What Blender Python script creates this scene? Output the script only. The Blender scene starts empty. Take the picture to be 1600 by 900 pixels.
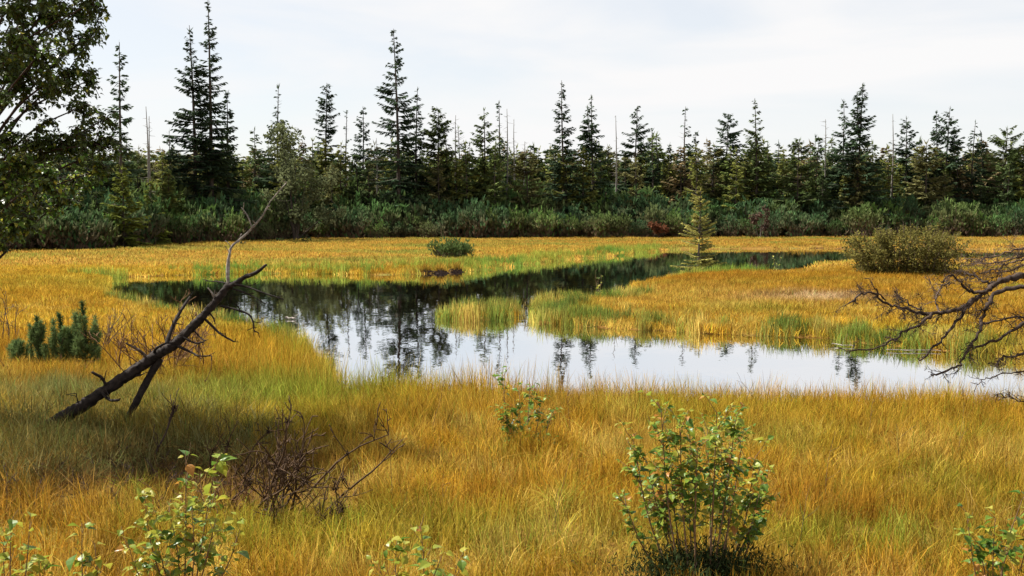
import bpy, math, random
import numpy as np
from mathutils import Vector, Matrix, Euler

# ------------------------------------------------------------------ camera, sky, sun, exposure
SC = bpy.context.scene
COL = SC.collection
F, CAMZ, HOR = 1700.0, 2.6, 328.0            # focal length in photo pixels, eye height, horizon row
PITCH = math.atan((450.0 - HOR) / F)
cam_d = bpy.data.cameras.new('camera')
cam = bpy.data.objects.new('camera', cam_d)
COL.objects.link(cam)
cam_d.sensor_width = 36.0
cam_d.lens = 36.0 * F / 1600.0
cam_d.clip_end = 8000
cam.location = (0, 0, CAMZ)
cam.rotation_euler = (math.pi / 2 - PITCH, 0, 0)
SC.camera = cam

SUN_EL = math.radians(52)
SUN_AZ = math.radians(-68)                     # clockwise from +Y: ahead and to the west of the view
SUN_DIR = Vector((math.sin(SUN_AZ) * math.cos(SUN_EL), math.cos(SUN_AZ) * math.cos(SUN_EL), math.sin(SUN_EL)))
world = bpy.data.worlds.new('World')
SC.world = world
world.use_nodes = True
wn, wl = world.node_tree.nodes, world.node_tree.links
wn.clear()
sky = wn.new('ShaderNodeTexSky')
sky.sky_type = 'NISHITA'
sky.sun_disc = False
sky.sun_elevation = SUN_EL
sky.sun_rotation = SUN_AZ
sky.air_density = 1.0
sky.dust_density = 0.6
sky.ozone_density = 1.5
tc = wn.new('ShaderNodeTexCoord')
mp = wn.new('ShaderNodeMapping')
mp.inputs['Scale'].default_value = (1.0, 1.0, 5.5)
mp.inputs['Rotation'].default_value = (0.06, 0.03, 0.4)
wl.new(tc.outputs['Generated'], mp.inputs['Vector'])
nz = wn.new('ShaderNodeTexNoise')
nz.inputs['Scale'].default_value = 2.3
nz.inputs['Detail'].default_value = 7
nz.inputs['Roughness'].default_value = 0.52
nz.inputs['Distortion'].default_value = 0.5
wl.new(mp.outputs['Vector'], nz.inputs['Vector'])
cr = wn.new('ShaderNodeValToRGB')
cr.color_ramp.elements[0].position = 0.40
cr.color_ramp.elements[0].color = (0.70, 0.70, 0.70, 1)
cr.color_ramp.elements[1].position = 0.60
cr.color_ramp.elements[1].color = (0.99, 0.99, 0.99, 1)
wl.new(nz.outputs['Fac'], cr.inputs['Fac'])
mixc = wn.new('ShaderNodeMix')
mixc.data_type = 'RGBA'
mixc.inputs[7].default_value = (6.55, 6.5, 6.5, 1)       # thin white high cloud
wl.new(cr.outputs['Color'], mixc.inputs[0])
wl.new(sky.outputs['Color'], mixc.inputs[6])
bg = wn.new('ShaderNodeBackground')
bg.inputs['Strength'].default_value = 0.06
wl.new(mixc.outputs[2], bg.inputs['Color'])
wo = wn.new('ShaderNodeOutputWorld')
wl.new(bg.outputs['Background'], wo.inputs['Surface'])

sun_d = bpy.data.lights.new('sun', 'SUN')
sun_d.energy = 5.0
sun_d.angle = math.radians(0.6)
sun_d.color = (1.0, 0.95, 0.86)
sun = bpy.data.objects.new('sun', sun_d)
COL.objects.link(sun)
sun.rotation_euler = (-SUN_DIR).to_track_quat('-Z', 'Y').to_euler()
sun.location = (-30, 60, 80)

vs = SC.view_settings
vs.view_transform = 'Standard'
vs.look = 'None'
vs.gamma = 1.0
vs.exposure = 1.3
vs.use_curve_mapping = False
SC.cycles.max_bounces = 6
SC.cycles.diffuse_bounces = 3
SC.cycles.glossy_bounces = 3
SC.cycles.transmission_bounces = 3
SC.cycles.sample_clamp_indirect = 4.0

# ------------------------------------------------------------------ helpers
def ray(px, py):
    xc, yc = (px - 800.0) / F, (450.0 - py) / F
    c, s = math.cos(PITCH), math.sin(PITCH)
    return Vector((xc, c + yc * s, -s + yc * c))
def P(px, py, z=0.0):                        # photo pixel -> point on the level z
    r = ray(px, py)
    t = (z - CAMZ) / r.z
    return Vector((r.x * t, r.y * t, z))
def W(px, py, d):                            # photo pixel -> point at distance d
    r = ray(px, py)
    t = d / r.y
    return Vector((r.x * t, d, CAMZ + r.z * t))

_perm = np.random.RandomState(7).rand(256, 256)
def noise2(x, y, s=1.0, o=0):
    x = np.asarray(x, float) / s + 37.7 * o + 1000
    y = np.asarray(y, float) / s + 91.3 * o + 1000
    xi, yi = np.floor(x).astype(int), np.floor(y).astype(int)
    fx, fy = x - xi, y - yi
    fx, fy = fx * fx * (3 - 2 * fx), fy * fy * (3 - 2 * fy)
    g = lambda a, b: _perm[a % 256, b % 256]
    return (g(xi, yi) * (1 - fx) + g(xi + 1, yi) * fx) * (1 - fy) + (g(xi, yi + 1) * (1 - fx) + g(xi + 1, yi + 1) * fx) * fy
def fbm(x, y, s=1.0, o=0):
    return (noise2(x, y, s, o) + 0.5 * noise2(x, y, s / 2.1, o + 1) + 0.25 * noise2(x, y, s / 4.3, o + 2)) / 1.75

def mesh_from(name, V, Fc, mat, col=None, smooth=False):
    me = bpy.data.meshes.new(name)
    V = np.asarray(V, dtype=np.float32)
    if isinstance(Fc, np.ndarray):
        k = Fc.shape[1]
        me.vertices.add(len(V))
        me.vertices.foreach_set('co', V.ravel())
        me.loops.add(Fc.size)
        me.loops.foreach_set('vertex_index', Fc.ravel().astype(np.int32))
        me.polygons.add(len(Fc))
        me.polygons.foreach_set('loop_start', np.arange(0, Fc.size, k, dtype=np.int32))
        me.update(calc_edges=True)
    else:
        me.from_pydata([tuple(map(float, v)) for v in V], [], Fc)
    if col is not None:
        a = me.color_attributes.new('col', 'FLOAT_COLOR', 'POINT')
        c = np.ones((len(V), 4), dtype=np.float32)
        c[:, :3] = col
        a.data.foreach_set('color', c.ravel())
    if smooth:
        me.polygons.foreach_set('use_smooth', np.ones(len(me.polygons), dtype=bool))
    me.materials.append(mat)
    return me
def link(name, me, parent=None, loc=None):
    o = bpy.data.objects.new(name, me)
    COL.objects.link(o)
    if parent is not None: o.parent = parent
    if loc is not None: o.location = loc
    return o
def tag(o, label, cat, group=None, kind=None):
    o['label'] = label
    if cat: o['category'] = cat
    if group: o['group'] = group
    if kind: o['kind'] = kind
    return o
def thing(name, loc, label, cat, group=None, rz=0.0):
    o = bpy.data.objects.new(name, None)
    COL.objects.link(o)
    o.empty_display_size = 0.2
    o.location = loc
    o.rotation_euler = (0, 0, rz)
    return tag(o, label, cat, group)

class Tubes:                                 # collects tapered tubes into one mesh
    def __init__(self): self.V, self.F, self.n = [], [], 0
    def add(self, pts, radii, sides=6, rough=0.0, rng=None):
        pts = np.asarray(pts, float)
        m = len(pts)
        radii = np.asarray(radii, float) * np.ones(m)
        T = np.gradient(pts, axis=0)
        T /= np.linalg.norm(T, axis=1)[:, None] + 1e-9
        a = np.array([0.31, 0.83, 0.46]) if abs(T[0, 2]) > 0.8 else np.array([0, 0, 1.0])
        X = np.cross(T, a); X /= np.linalg.norm(X, axis=1)[:, None] + 1e-9
        Y = np.cross(T, X)
        ang = np.arange(sides) * 2 * math.pi / sides
        rr = radii[:, None] * np.ones((m, sides))
        if rough and rng is not None: rr = rr * (1 + rough * (rng.rand(m, sides) - 0.5) * 2)
        ring = pts[:, None, :] + rr[:, :, None] * (np.cos(ang)[None, :, None] * X[:, None, :] + np.sin(ang)[None, :, None] * Y[:, None, :])
        b = self.n
        self.V.append(ring.reshape(-1, 3))
        i = np.arange(m - 1)[:, None] * sides
        j = np.arange(sides)[None, :]
        k = (j + 1) % sides
        q = np.stack([b + i + j, b + i + k, b + i + sides + k, b + i + sides + j], -1).reshape(-1, 4)
        self.F.append(q)
        self.n += m * sides
        # end cap as a small cone point
        self.V.append(np.array([pts[-1] + T[-1] * radii[-1]]))
        e = b + (m - 1) * sides
        cap = np.stack([e + j[0], e + k[0], np.full(sides, self.n), np.full(sides, self.n)], -1)
        self.caps = getattr(self, 'caps', []) + [cap[:, :3]]
        self.n += 1
    def mesh(self, name, mat, smooth=True):
        V = np.concatenate(self.V)
        faces = [tuple(map(int, f)) for f in np.concatenate(self.F)] + [tuple(map(int, f)) for f in np.concatenate(self.caps)]
        return mesh_from(name, V, faces, mat, smooth=smooth)
def smooth_line(pts, n=4):
    pts = [np.asarray(p, float) for p in pts]
    if len(pts) < 3:
        return np.array([pts[0] + (pts[-1] - pts[0]) * t for t in np.linspace(0, 1, n + 1)])
    q = [2 * pts[0] - pts[1]] + pts + [2 * pts[-1] - pts[-2]]
    out = []
    for i in range(1, len(q) - 2):
        for t in np.arange(n) / n:
            a, b, c, d = q[i - 1], q[i], q[i + 1], q[i + 2]
            out.append(0.5 * ((2 * b) + (c - a) * t + (2 * a - 5 * b + 4 * c - d) * t * t + (3 * b - a - 3 * c + d) * t ** 3))
    out.append(pts[-1])
    return np.array(out)
def wiggle(p0, d, L, n, rng, curl=0.25, grav=0.0):
    p, d = np.array(p0, float), np.array(d, float)
    d /= np.linalg.norm(d) + 1e-9
    out = [p.copy()]
    for _ in range(n):
        d = d + (rng.rand(3) - 0.5) * 2 * curl + np.array([0, 0, grav])
        d /= np.linalg.norm(d) + 1e-9
        p = p + d * L / n
        out.append(p.copy())
    return np.array(out)
def twigs(tb, line, rad, rng, n, L, depth=1, curl=0.3, grav=0.0, up=0.0, s0=0.25, spread=1.0, sides=4, minr=0.002):
    """random side twigs along a line"""
    T = np.gradient(line, axis=0)
    for _ in range(n):
        s = s0 + (1 - s0) * rng.rand()
        i = min(len(line) - 1, int(s * len(line)))
        t = T[i] / (np.linalg.norm(T[i]) + 1e-9)
        d = t * 0.7 + (rng.rand(3) - 0.5) * 2 * spread + np.array([0, 0, up])
        l = L * (0.4 + 0.8 * rng.rand()) * (1.15 - 0.6 * s)
        ln = wiggle(line[i], d, l, 5, rng, curl, grav)
        r = max(rad * (0.35 + 0.2 * rng.rand()), minr)
        tb.add(ln, np.linspace(r, max(r * 0.4, minr * 0.8), len(ln)), sides)
        if depth > 1:
            twigs(tb, ln, r, rng, max(2, n // 2), l * 0.5, depth - 1, curl, grav, up, 0.2, spread, 3, minr)

def cards(Pb, D, Wd, tip=0.25):
    """flat tapered blades: base point, length vector, half-width vector -> V, F"""
    n = len(Pb)
    mid = Pb + D * 0.45
    V = np.stack([Pb - Wd * 0.45, Pb + Wd * 0.45, mid + Wd, mid - Wd, Pb + D + Wd * tip, Pb + D - Wd * tip], 1).reshape(-1, 3)
    b = np.arange(n)[:, None] * 6
    Fq = np.concatenate([b + np.array([[0, 1, 2, 3]]), b + np.array([[3, 2, 4, 5]])], 1).reshape(-1, 4)
    return V, Fq
def perp(D, rng, up=None):
    """random half-width directions square to D; up>0 turns blades flat to the sky"""
    R = rng.randn(len(D), 3)
    if up is not None: R = R * (1 - up) + np.cross(D, np.array([0, 0, 1.0])) / (np.linalg.norm(D, axis=1)[:, None] + 1e-9) * up * 2 * np.sign(rng.rand(len(D), 1) - 0.5)
    Wd = R - D * (np.sum(R * D, 1) / (np.sum(D * D, 1) + 1e-9))[:, None]
    return Wd / (np.linalg.norm(Wd, axis=1)[:, None] + 1e-9)
def jitter_col(base, n, rng, v=0.3, k=6, hue=0.12):
    b = np.asarray(base, float)
    c = b[None, :] * (1 + v * (rng.rand(n, 1) * 2 - 1)) * (1 + hue * (rng.rand(n, 3) * 2 - 1))
    return np.repeat(c, k, 0)

# ------------------------------------------------------------------ materials
def new_mat(name):
    m = bpy.data.materials.new(name)
    m.use_nodes = True
    m.node_tree.nodes.clear()
    return m, m.node_tree.nodes, m.node_tree.links
def foliage_mat(name, attr='col', instancer=False, trans=0.3, rough=0.6, spec=0.25, tint_rand=0.25, second=None):
    m, n, l = new_mat(name)
    a = n.new('ShaderNodeAttribute'); a.attribute_name = attr
    if instancer: a.attribute_type = 'INSTANCER'
    src = a.outputs['Color']
    if second:
        b = n.new('ShaderNodeAttribute'); b.attribute_name = second
        mm = n.new('ShaderNodeMix'); mm.data_type = 'RGBA'; mm.blend_type = 'MULTIPLY'
        mm.inputs[0].default_value = 1.0
        l.new(src, mm.inputs[6]); l.new(b.outputs['Color'], mm.inputs[7]); src = mm.outputs[2]
    oi = n.new('ShaderNodeObjectInfo')
    mr = n.new('ShaderNodeMapRange')
    mr.inputs[3].default_value = 1 - tint_rand; mr.inputs[4].default_value = 1 + tint_rand
    l.new(oi.outputs['Random'], mr.inputs[0])
    hs = n.new('ShaderNodeHueSaturation')
    l.new(mr.outputs[0], hs.inputs['Value']); l.new(src, hs.inputs['Color'])
    if spec > 0:
        pb = n.new('ShaderNodeBsdfPrincipled')
        pb.inputs['Roughness'].default_value = rough
        pb.inputs['Specular IOR Level'].default_value = spec
        l.new(hs.outputs['Color'], pb.inputs['Base Color'])
    else:
        pb = n.new('ShaderNodeBsdfDiffuse')
        l.new(hs.outputs['Color'], pb.inputs['Color'])
    tr = n.new('ShaderNodeBsdfTranslucent')
    l.new(hs.outputs['Color'], tr.inputs['Color'])
    mx = n.new('ShaderNodeMixShader'); mx.inputs[0].default_value = trans
    l.new(pb.outputs[0], mx.inputs[1]); l.new(tr.outputs[0], mx.inputs[2])
    o = n.new('ShaderNodeOutputMaterial'); l.new(mx.outputs[0], o.inputs['Surface'])
    return m
def leaf_mat(name, c0, c1, trans=0.42, rough=0.36):
    m, n, l = new_mat(name)
    oi = n.new('ShaderNodeObjectInfo')
    g = n.new('ShaderNodeNewGeometry')
    add = n.new('ShaderNodeMath'); add.operation = 'ADD'
    l.new(oi.outputs['Random'], add.inputs[0]); l.new(g.outputs['Random Per Island'], add.inputs[1])
    fr = n.new('ShaderNodeMath'); fr.operation = 'FRACT'; l.new(add.outputs[0], fr.inputs[0])
    mx0 = n.new('ShaderNodeMix'); mx0.data_type = 'RGBA'
    mx0.inputs[6].default_value = (*c0, 1); mx0.inputs[7].default_value = (*c1, 1)
    l.new(fr.outputs[0], mx0.inputs[0])
    tcn = n.new('ShaderNodeTexCoord'); no = n.new('ShaderNodeTexNoise'); no.inputs['Scale'].default_value = 60
    l.new(tcn.outputs['Object'], no.inputs['Vector'])
    hs = n.new('ShaderNodeHueSaturation'); l.new(mx0.outputs[2], hs.inputs['Color'])
    mr = n.new('ShaderNodeMapRange'); mr.inputs[3].default_value = 0.7; mr.inputs[4].default_value = 1.3
    l.new(no.outputs['Fac'], mr.inputs[0]); l.new(mr.outputs[0], hs.inputs['Value'])
    pb = n.new('ShaderNodeBsdfPrincipled'); pb.inputs['Roughness'].default_value = rough
    pb.inputs['Specular IOR Level'].default_value = 0.22
    l.new(hs.outputs['Color'], pb.inputs['Base Color'])
    tr = n.new('ShaderNodeBsdfTranslucent'); l.new(hs.outputs['Color'], tr.inputs['Color'])
    mx = n.new('ShaderNodeMixShader'); mx.inputs[0].default_value = trans
    l.new(pb.outputs[0], mx.inputs[1]); l.new(tr.outputs[0], mx.inputs[2])
    o = n.new('ShaderNodeOutputMaterial'); l.new(mx.outputs[0], o.inputs['Surface'])
    return m
def bark_mat(name, c0, c1, scale=9.0, stretch=(1, 1, 1), rough=0.85, bump=0.5):
    m, n, l = new_mat(name)
    t = n.new('ShaderNodeTexCoord'); mpn = n.new('ShaderNodeMapping'); mpn.inputs['Scale'].default_value = stretch
    l.new(t.outputs['Object'], mpn.inputs['Vector'])
    no = n.new('ShaderNodeTexNoise'); no.inputs['Scale'].default_value = scale; no.inputs['Detail'].default_value = 8
    no.inputs['Roughness'].default_value = 0.7
    l.new(mpn.outputs[0], no.inputs['Vector'])
    r = n.new('ShaderNodeValToRGB')
    r.color_ramp.elements[0].position = 0.35; r.color_ramp.elements[0].color = (*c0, 1)
    r.color_ramp.elements[1].position = 0.68; r.color_ramp.elements[1].color = (*c1, 1)
    l.new(no.outputs['Fac'], r.inputs['Fac'])
    pb = n.new('ShaderNodeBsdfPrincipled'); pb.inputs['Roughness'].default_value = rough
    pb.inputs['Specular IOR Level'].default_value = 0.2
    l.new(r.outputs['Color'], pb.inputs['Base Color'])
    b = n.new('ShaderNodeBump'); b.inputs['Strength'].default_value = bump; b.inputs['Distance'].default_value = 0.01
    l.new(no.outputs['Fac'], b.inputs['Height']); l.new(b.outputs[0], pb.inputs['Normal'])
    o = n.new('ShaderNodeOutputMaterial'); l.new(pb.outputs[0], o.inputs['Surface'])
    return m
M_NEEDLE = foliage_mat('spruce_needles', trans=0.3, rough=0.65, spec=0.0, tint_rand=0.22)
M_PINE = foliage_mat('pine_needles', trans=0.3, rough=0.5, spec=0.0, tint_rand=0.2)
M_LEAFC = foliage_mat('broad_leaves', trans=0.35, rough=0.6, spec=0.0, tint_rand=0.15)
M_GRASS = foliage_mat('sedge_blades', attr='gcol', instancer=True, trans=0.42, rough=0.55, spec=0.0, tint_rand=0.2, second='col')
M_LEAF = leaf_mat('birch_leaf_green', (0.055, 0.125, 0.018), (0.14, 0.215, 0.028))
M_LEAFY = leaf_mat('birch_leaf_yellow_green', (0.19, 0.25, 0.03), (0.33, 0.30, 0.04))
M_LEAFO = leaf_mat('birch_leaf_rust', (0.40, 0.20, 0.04), (0.30, 0.12, 0.03))
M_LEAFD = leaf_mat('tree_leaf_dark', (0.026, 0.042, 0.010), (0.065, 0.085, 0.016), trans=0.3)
M_BARK = bark_mat('spruce_bark', (0.035, 0.028, 0.022), (0.10, 0.08, 0.065), 6, (2, 2, 0.6))
M_SNAG = bark_mat('grey_dead_wood', (0.09, 0.08, 0.07), (0.26, 0.24, 0.21), 6, (2, 2, 0.5))
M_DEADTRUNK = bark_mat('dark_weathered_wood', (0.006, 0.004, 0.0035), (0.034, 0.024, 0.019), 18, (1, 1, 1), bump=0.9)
M_PALEWOOD = bark_mat('bleached_wood', (0.07, 0.055, 0.045), (0.36, 0.32, 0.28), 16, (1, 1, 1))
M_TWIG = bark_mat('brown_twig_bark', (0.05, 0.032, 0.022), (0.15, 0.10, 0.07), 25)
M_REDTWIG = bark_mat('reddish_twig_bark', (0.07, 0.033, 0.013), (0.20, 0.105, 0.045), 25)
M_GREYTWIG = bark_mat('grey_brown_twig_bark', (0.035, 0.024, 0.018), (0.16, 0.11, 0.08), 22)
M_BOUGH = bark_mat('grey_bough_bark', (0.012, 0.008, 0.006), (0.075, 0.050, 0.037), 30, bump=1.0)
M_BLACKTWIG = bark_mat('dark_twig_bark', (0.018, 0.010, 0.008), (0.065, 0.040, 0.03), 25)
M_BRUSH = bark_mat('dark_red_brown_twig_bark', (0.022, 0.012, 0.006), (0.10, 0.056, 0.026), 25)
M_STEM = bark_mat('birch_stem_bark', (0.10, 0.055, 0.03), (0.22, 0.14, 0.08), 30)

# ------------------------------------------------------------------ land and water
def pix_line(L): return [P(*p) for p in L]
h1, h2, h3 = 0.20, 0.30, 0.25
# water body (pixels; third value = height of the grass tips that hide the near bank)
water_poly = pix_line([
    (165, 434), (250, 431), (350, 428), (430, 427), (520, 428), (600, 430), (650, 428), (690, 425), (740, 424), (790, 417), (850, 409),
    (900, 404), (960, 400), (1000, 394), (1060, 390), (1150, 389), (1230, 389), (1290, 388), (1340, 391), (1420, 391), (1500, 390), (1600, 389), (1760, 389), (1900, 390),
    (1900, 400, .2), (1700, 400, .2), (1540, 402, .2), (1500, 402, .2), (1400, 403, .2), (1340, 404, .2), (1290, 408, .2), (1262, 414, .2), (1266, 418, .2), (1215, 421, .22), (1140, 420, .22),
    (1060, 426, .22), (1000, 437, .22), (985, 452, .22), (965, 458, h3), (900, 459, h3), (846, 463, h3), (842, 475, h3), (842, 500, .1), (848, 501), (900, 509), (1000, 516), (1100, 521), (1200, 525), (1292, 529),
    (1345, 536), (1400, 542), (1480, 549), (1560, 557), (1640, 566), (1800, 570), (2200, 572),
    (2200, 630, h1), (1800, 626, h1), (1600, 622, h1), (1450, 618, h1), (1300, 615, h1), (1150, 612, h1), (1000, 609, h1), (880, 607, h1), (760, 604, h1), (640, 598, h1), (560, 596, h1),
    (545, 594, .3), (527, 585, .25), (512, 566, .25), (492, 542, .25), (462, 521, .25), (422, 505, .25), (362, 492, .25), (295, 482, .25), (235, 473, .22), (185, 463, .2), (160, 450, .2)])
islet = pix_line([(692, 480, .3), (712, 471, .3), (760, 468, .3), (795, 466, .3), (806, 474, .25), (807, 491), (785, 499), (740, 501), (702, 497)])
def poly_sd(x, y, poly):                     # signed distance, negative inside
    x, y = np.asarray(x, float), np.asarray(y, float)
    d2 = np.full(x.shape, 1e18)
    ins = np.zeros(x.shape, bool)
    n = len(poly)
    for i in range(n):
        ax, ay = poly[i].x, poly[i].y
        bx, by = poly[(i + 1) % n].x, poly[(i + 1) % n].y
        ex, ey = bx - ax, by - ay
        t = np.clip(((x - ax) * ex + (y - ay) * ey) / (ex * ex + ey * ey + 1e-12), 0, 1)
        d2 = np.minimum(d2, (x - ax - t * ex) ** 2 + (y - ay - t * ey) ** 2)
        c = (ay > y) != (by > y)
        with np.errstate(divide='ignore', invalid='ignore'):
            ins ^= c & (x < (bx - ax) * (y - ay) / (by - ay + 1e-20) + ax)
    d = np.sqrt(d2)
    return np.where(ins, -d, d)
def shore(x, y):                             # distance to the water line, positive on land
    a = poly_sd(x, y, water_poly)
    b = -poly_sd(x, y, islet)
    s = np.maximum(a, b)
    return s + (fbm(x, y, 1.6, 3) - 0.5) * np.clip(np.asarray(y) * 0.012, 0.12, 0.9)
def gz(x, y, s=None):
    if s is None: s = shore(x, y)
    up = 0.03 + 0.10 * np.clip(s / 1.5, 0, 1) + 0.16 * (fbm(x, y, 2.2, 9) - 0.45) * np.clip(s / 2, 0, 1)
    up = np.maximum(up, 0.025 + 0 * s)
    dn = np.maximum(s * 0.5, -0.8)
    return np.where(s > 0, up, dn)
def gzp(x, y): return float(gz(np.array([x]), np.array([y]))[0])

ys = np.concatenate([[-400, -120, -50, -25, -14, -8, -5], np.arange(-3, 40, 0.35), np.arange(40, 112, 0.7), [116, 125, 140, 170, 220, 320, 520, 900, 1800, 3500, 6000]])
xs = np.concatenate([[-5000, -2500, -1200, -600, -300, -160, -110, -85, -70], np.arange(-60, -20, 0.9), np.arange(-20, 20, 0.35), np.arange(20, 75, 0.9), [80, 95, 120, 170, 320, 620, 1200, 2500, 5000]])
X, Y = np.meshgrid(xs, ys)
Z = gz(X, Y)
nx, ny = len(xs), len(ys)
ii = (np.arange(ny - 1)[:, None] * nx + np.arange(nx - 1)[None, :]).reshape(-1)
GF = np.stack([ii, ii + 1, ii + nx + 1, ii + nx], 1)
m, n, l = new_mat('peat_and_moss')
g = n.new('ShaderNodeNewGeometry')
no1 = n.new('ShaderNodeTexNoise'); no1.inputs['Scale'].default_value = 0.45; no1.inputs['Detail'].default_value = 9
no2 = n.new('ShaderNodeTexNoise'); no2.inputs['Scale'].default_value = 14; no2.inputs['Detail'].default_value = 6
l.new(g.outputs['Position'], no1.inputs['Vector']); l.new(g.outputs['Position'], no2.inputs['Vector'])
r1 = n.new('ShaderNodeValToRGB')
r1.color_ramp.elements.new(0.5)
for i_, (p_, c_) in enumerate([(0.3, (0.07, 0.04, 0.016)), (0.5, (0.20, 0.11, 0.028)), (0.72, (0.15, 0.14, 0.035))]):
    r1.color_ramp.elements[i_].position = p_; r1.color_ramp.elements[i_].color = (*c_, 1)
l.new(no1.outputs['Fac'], r1.inputs['Fac'])
hs = n.new('ShaderNodeHueSaturation'); l.new(r1.outputs['Color'], hs.inputs['Color'])
mr = n.new('ShaderNodeMapRange'); mr.inputs[1].default_value = 0.3; mr.inputs[2].default_value = 0.7; mr.inputs[3].default_value = 0.45; mr.inputs[4].default_value = 1.4
l.new(no2.outputs['Fac'], mr.inputs[0]); l.new(mr.outputs[0], hs.inputs['Value'])
pb = n.new('ShaderNodeBsdfDiffuse')
l.new(hs.outputs['Color'], pb.inputs['Color'])
bp = n.new('ShaderNodeBump'); bp.inputs['Strength'].default_value = 0.8; bp.inputs['Distance'].default_value = 0.05
l.new(no2.outputs['Fac'], bp.inputs['Height']); l.new(bp.outputs[0], pb.inputs['Normal'])
o = n.new('ShaderNodeOutputMaterial'); l.new(pb.outputs[0], o.inputs['Surface'])
M_PEAT = m
ground = link('ground', mesh_from('ground', np.stack([X.ravel(), Y.ravel(), Z.ravel()], 1), GF, M_PEAT, smooth=True))
tag(ground, 'peat and moss ground of the raised bog', 'ground', kind='structure')

m, n, l = new_mat('bog_water')
g = n.new('ShaderNodeNewGeometry')
mpn = n.new('ShaderNodeMapping'); mpn.inputs['Scale'].default_value = (1.0, 0.45, 1)
l.new(g.outputs['Position'], mpn.inputs['Vector'])
w1 = n.new('ShaderNodeTexNoise'); w1.inputs['Scale'].default_value = 3.0; w1.inputs['Detail'].default_value = 3
l.new(mpn.outputs[0], w1.inputs['Vector'])
bp = n.new('ShaderNodeBump'); bp.inputs['Strength'].default_value = 0.10; bp.inputs['Distance'].default_value = 0.02
l.new(w1.outputs['Fac'], bp.inputs['Height'])
dif = n.new('ShaderNodeBsdfPrincipled')
dif.inputs['Base Color'].default_value = (0.012, 0.008, 0.005, 1); dif.inputs['Roughness'].default_value = 0.6
dif.inputs['Specular IOR Level'].default_value = 0.0
gl = n.new('ShaderNodeBsdfGlossy'); gl.inputs['Roughness'].default_value = 0.015
gl.inputs['Color'].default_value = (0.95, 0.97, 1.0, 1)
l.new(bp.outputs[0], gl.inputs['Normal'])
fr = n.new('ShaderNodeFresnel'); fr.inputs['IOR'].default_value = 3.2
mrw = n.new('ShaderNodeMapRange'); mrw.inputs[3].default_value = 0.72; mrw.inputs[4].default_value = 1.05; l.new(fr.outputs[0], mrw.inputs[0])
mx = n.new('ShaderNodeMixShader'); l.new(mrw.outputs[0], mx.inputs[0]); l.new(dif.outputs[0], mx.inputs[1]); l.new(gl.outputs[0], mx.inputs[2])
o = n.new('ShaderNodeOutputMaterial'); l.new(mx.outputs[0], o.inputs['Surface'])
xsw, ysw = np.linspace(-58, 74, 12), np.linspace(9, 105, 10)
XW, YW = np.meshgrid(xsw, ysw)
ii = (np.arange(9)[:, None] * 12 + np.arange(11)[None, :]).reshape(-1)
water = link('pond_water', mesh_from('pond_water', np.stack([XW.ravel(), YW.ravel(), 0 * XW.ravel()], 1), np.stack([ii, ii + 1, ii + 13, ii + 12], 1), m))
tag(water, 'still dark bog pond mirroring sky and spruces', 'water', kind='structure')

# ------------------------------------------------------------------ grass (instanced tufts)
def tuft_mesh(name, seed, n, r, hmin, hmax, w, bend, lean=0.35, arch=0.0):
    rng = np.random.RandomState(seed)
    V, Fq, C = [], [], []
    st = np.array([0, 0.4, 0.75, 1.0])
    wd = np.array([0.9, 1.0, 0.7, 0.12])
    for i in range(n):
        a, rr = rng.rand() * 2 * math.pi, r * math.sqrt(rng.rand())
        p = np.array([rr * math.cos(a), rr * math.sin(a), -0.03])
        h = hmin + (hmax - hmin) * rng.rand()
        az = rng.rand() * 2 * math.pi
        ln = rng.rand() * lean * h
        bd = bend * h * rng.rand() ** 1.5
        d = np.array([math.cos(az), math.sin(az), 0])
        pts = p + d[None] * (ln * st + bd * st ** 2.5)[:, None] + np.array([0, 0, 1.0])[None] * (h * st - 0.35 * bd * st ** 3)[:, None]
        tw = rng.rand() * math.pi
        s = np.array([math.cos(tw), math.sin(tw), 0]) * w * (0.6 + 0.8 * rng.rand())
        L = pts - s[None] * wd[:, None]; R = pts + s[None] * wd[:, None]
        b = len(V) * 8
        V.append(np.stack([L, R], 1).reshape(-1, 3))
        Fq += [(b + 2 * k, b + 2 * k + 1, b + 2 * k + 3, b + 2 * k + 2) for k in range(3)]
        base = rng.choice([0, 1, 2, 3], p=[.46, .22, .2, .12])
        tint = np.array([(1, 1, 1), (1.35, 1.38, 1.6), (0.38, 0.30, 0.31), (0.6, 1.0, 0.8)][base]) * (0.75 + 0.5 * rng.rand())
        C.append(np.repeat(tint[None], 8, 0))
    me = mesh_from(name, np.concatenate(V), np.array(Fq), M_GRASS, np.concatenate(C))
    return bpy.data.objects.new(name, me)
TUFT_NEAR = [tuft_mesh('tuft', s, 52, 0.13, 0.09, 0.36, 0.0021, b, ln) for s, b, ln in ((1, .5, .2), (2, 1.0, .3), (3, .4, .15), (4, 1.3, .35), (5, .3, .12))]
TUFT_TALL = [tuft_mesh('tuft', s, 24, 0.14, 0.26, 0.56, 0.0021, b, ln) for s, b, ln in ((11, .3, .12), (12, .45, .2), (13, .25, .15))]
TUFT_FLAT = [tuft_mesh('tuft', s, 34, 0.18, 0.10, 0.28, 0.0022, b, ln) for s, b, ln in ((21, 1.6, 1.3), (22, 1.9, 1.0), (23, 1.3, 1.6))]
TUFT_TUSS = [tuft_mesh('tuft', s, 150, 0.10, 0.16, 0.44, 0.0022, b, ln) for s, b, ln in ((61, 1.2, .9), (62, 1.5, .7), (63, .9, 1.0))]
TUFT_MID = [tuft_mesh('tuft', s, 70, 0.28, 0.06, 0.24, 0.0045, b, ln) for s, b, ln in ((31, .6, .4), (32, .9, .5), (33, .4, .3))]
TUFT_REED = [tuft_mesh('tuft', s, 36, 0.16, 0.16, 0.44, 0.0045, b, ln) for s, b, ln in ((41, .35, .2), (42, .6, .3), (43, .25, .15))]
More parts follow.
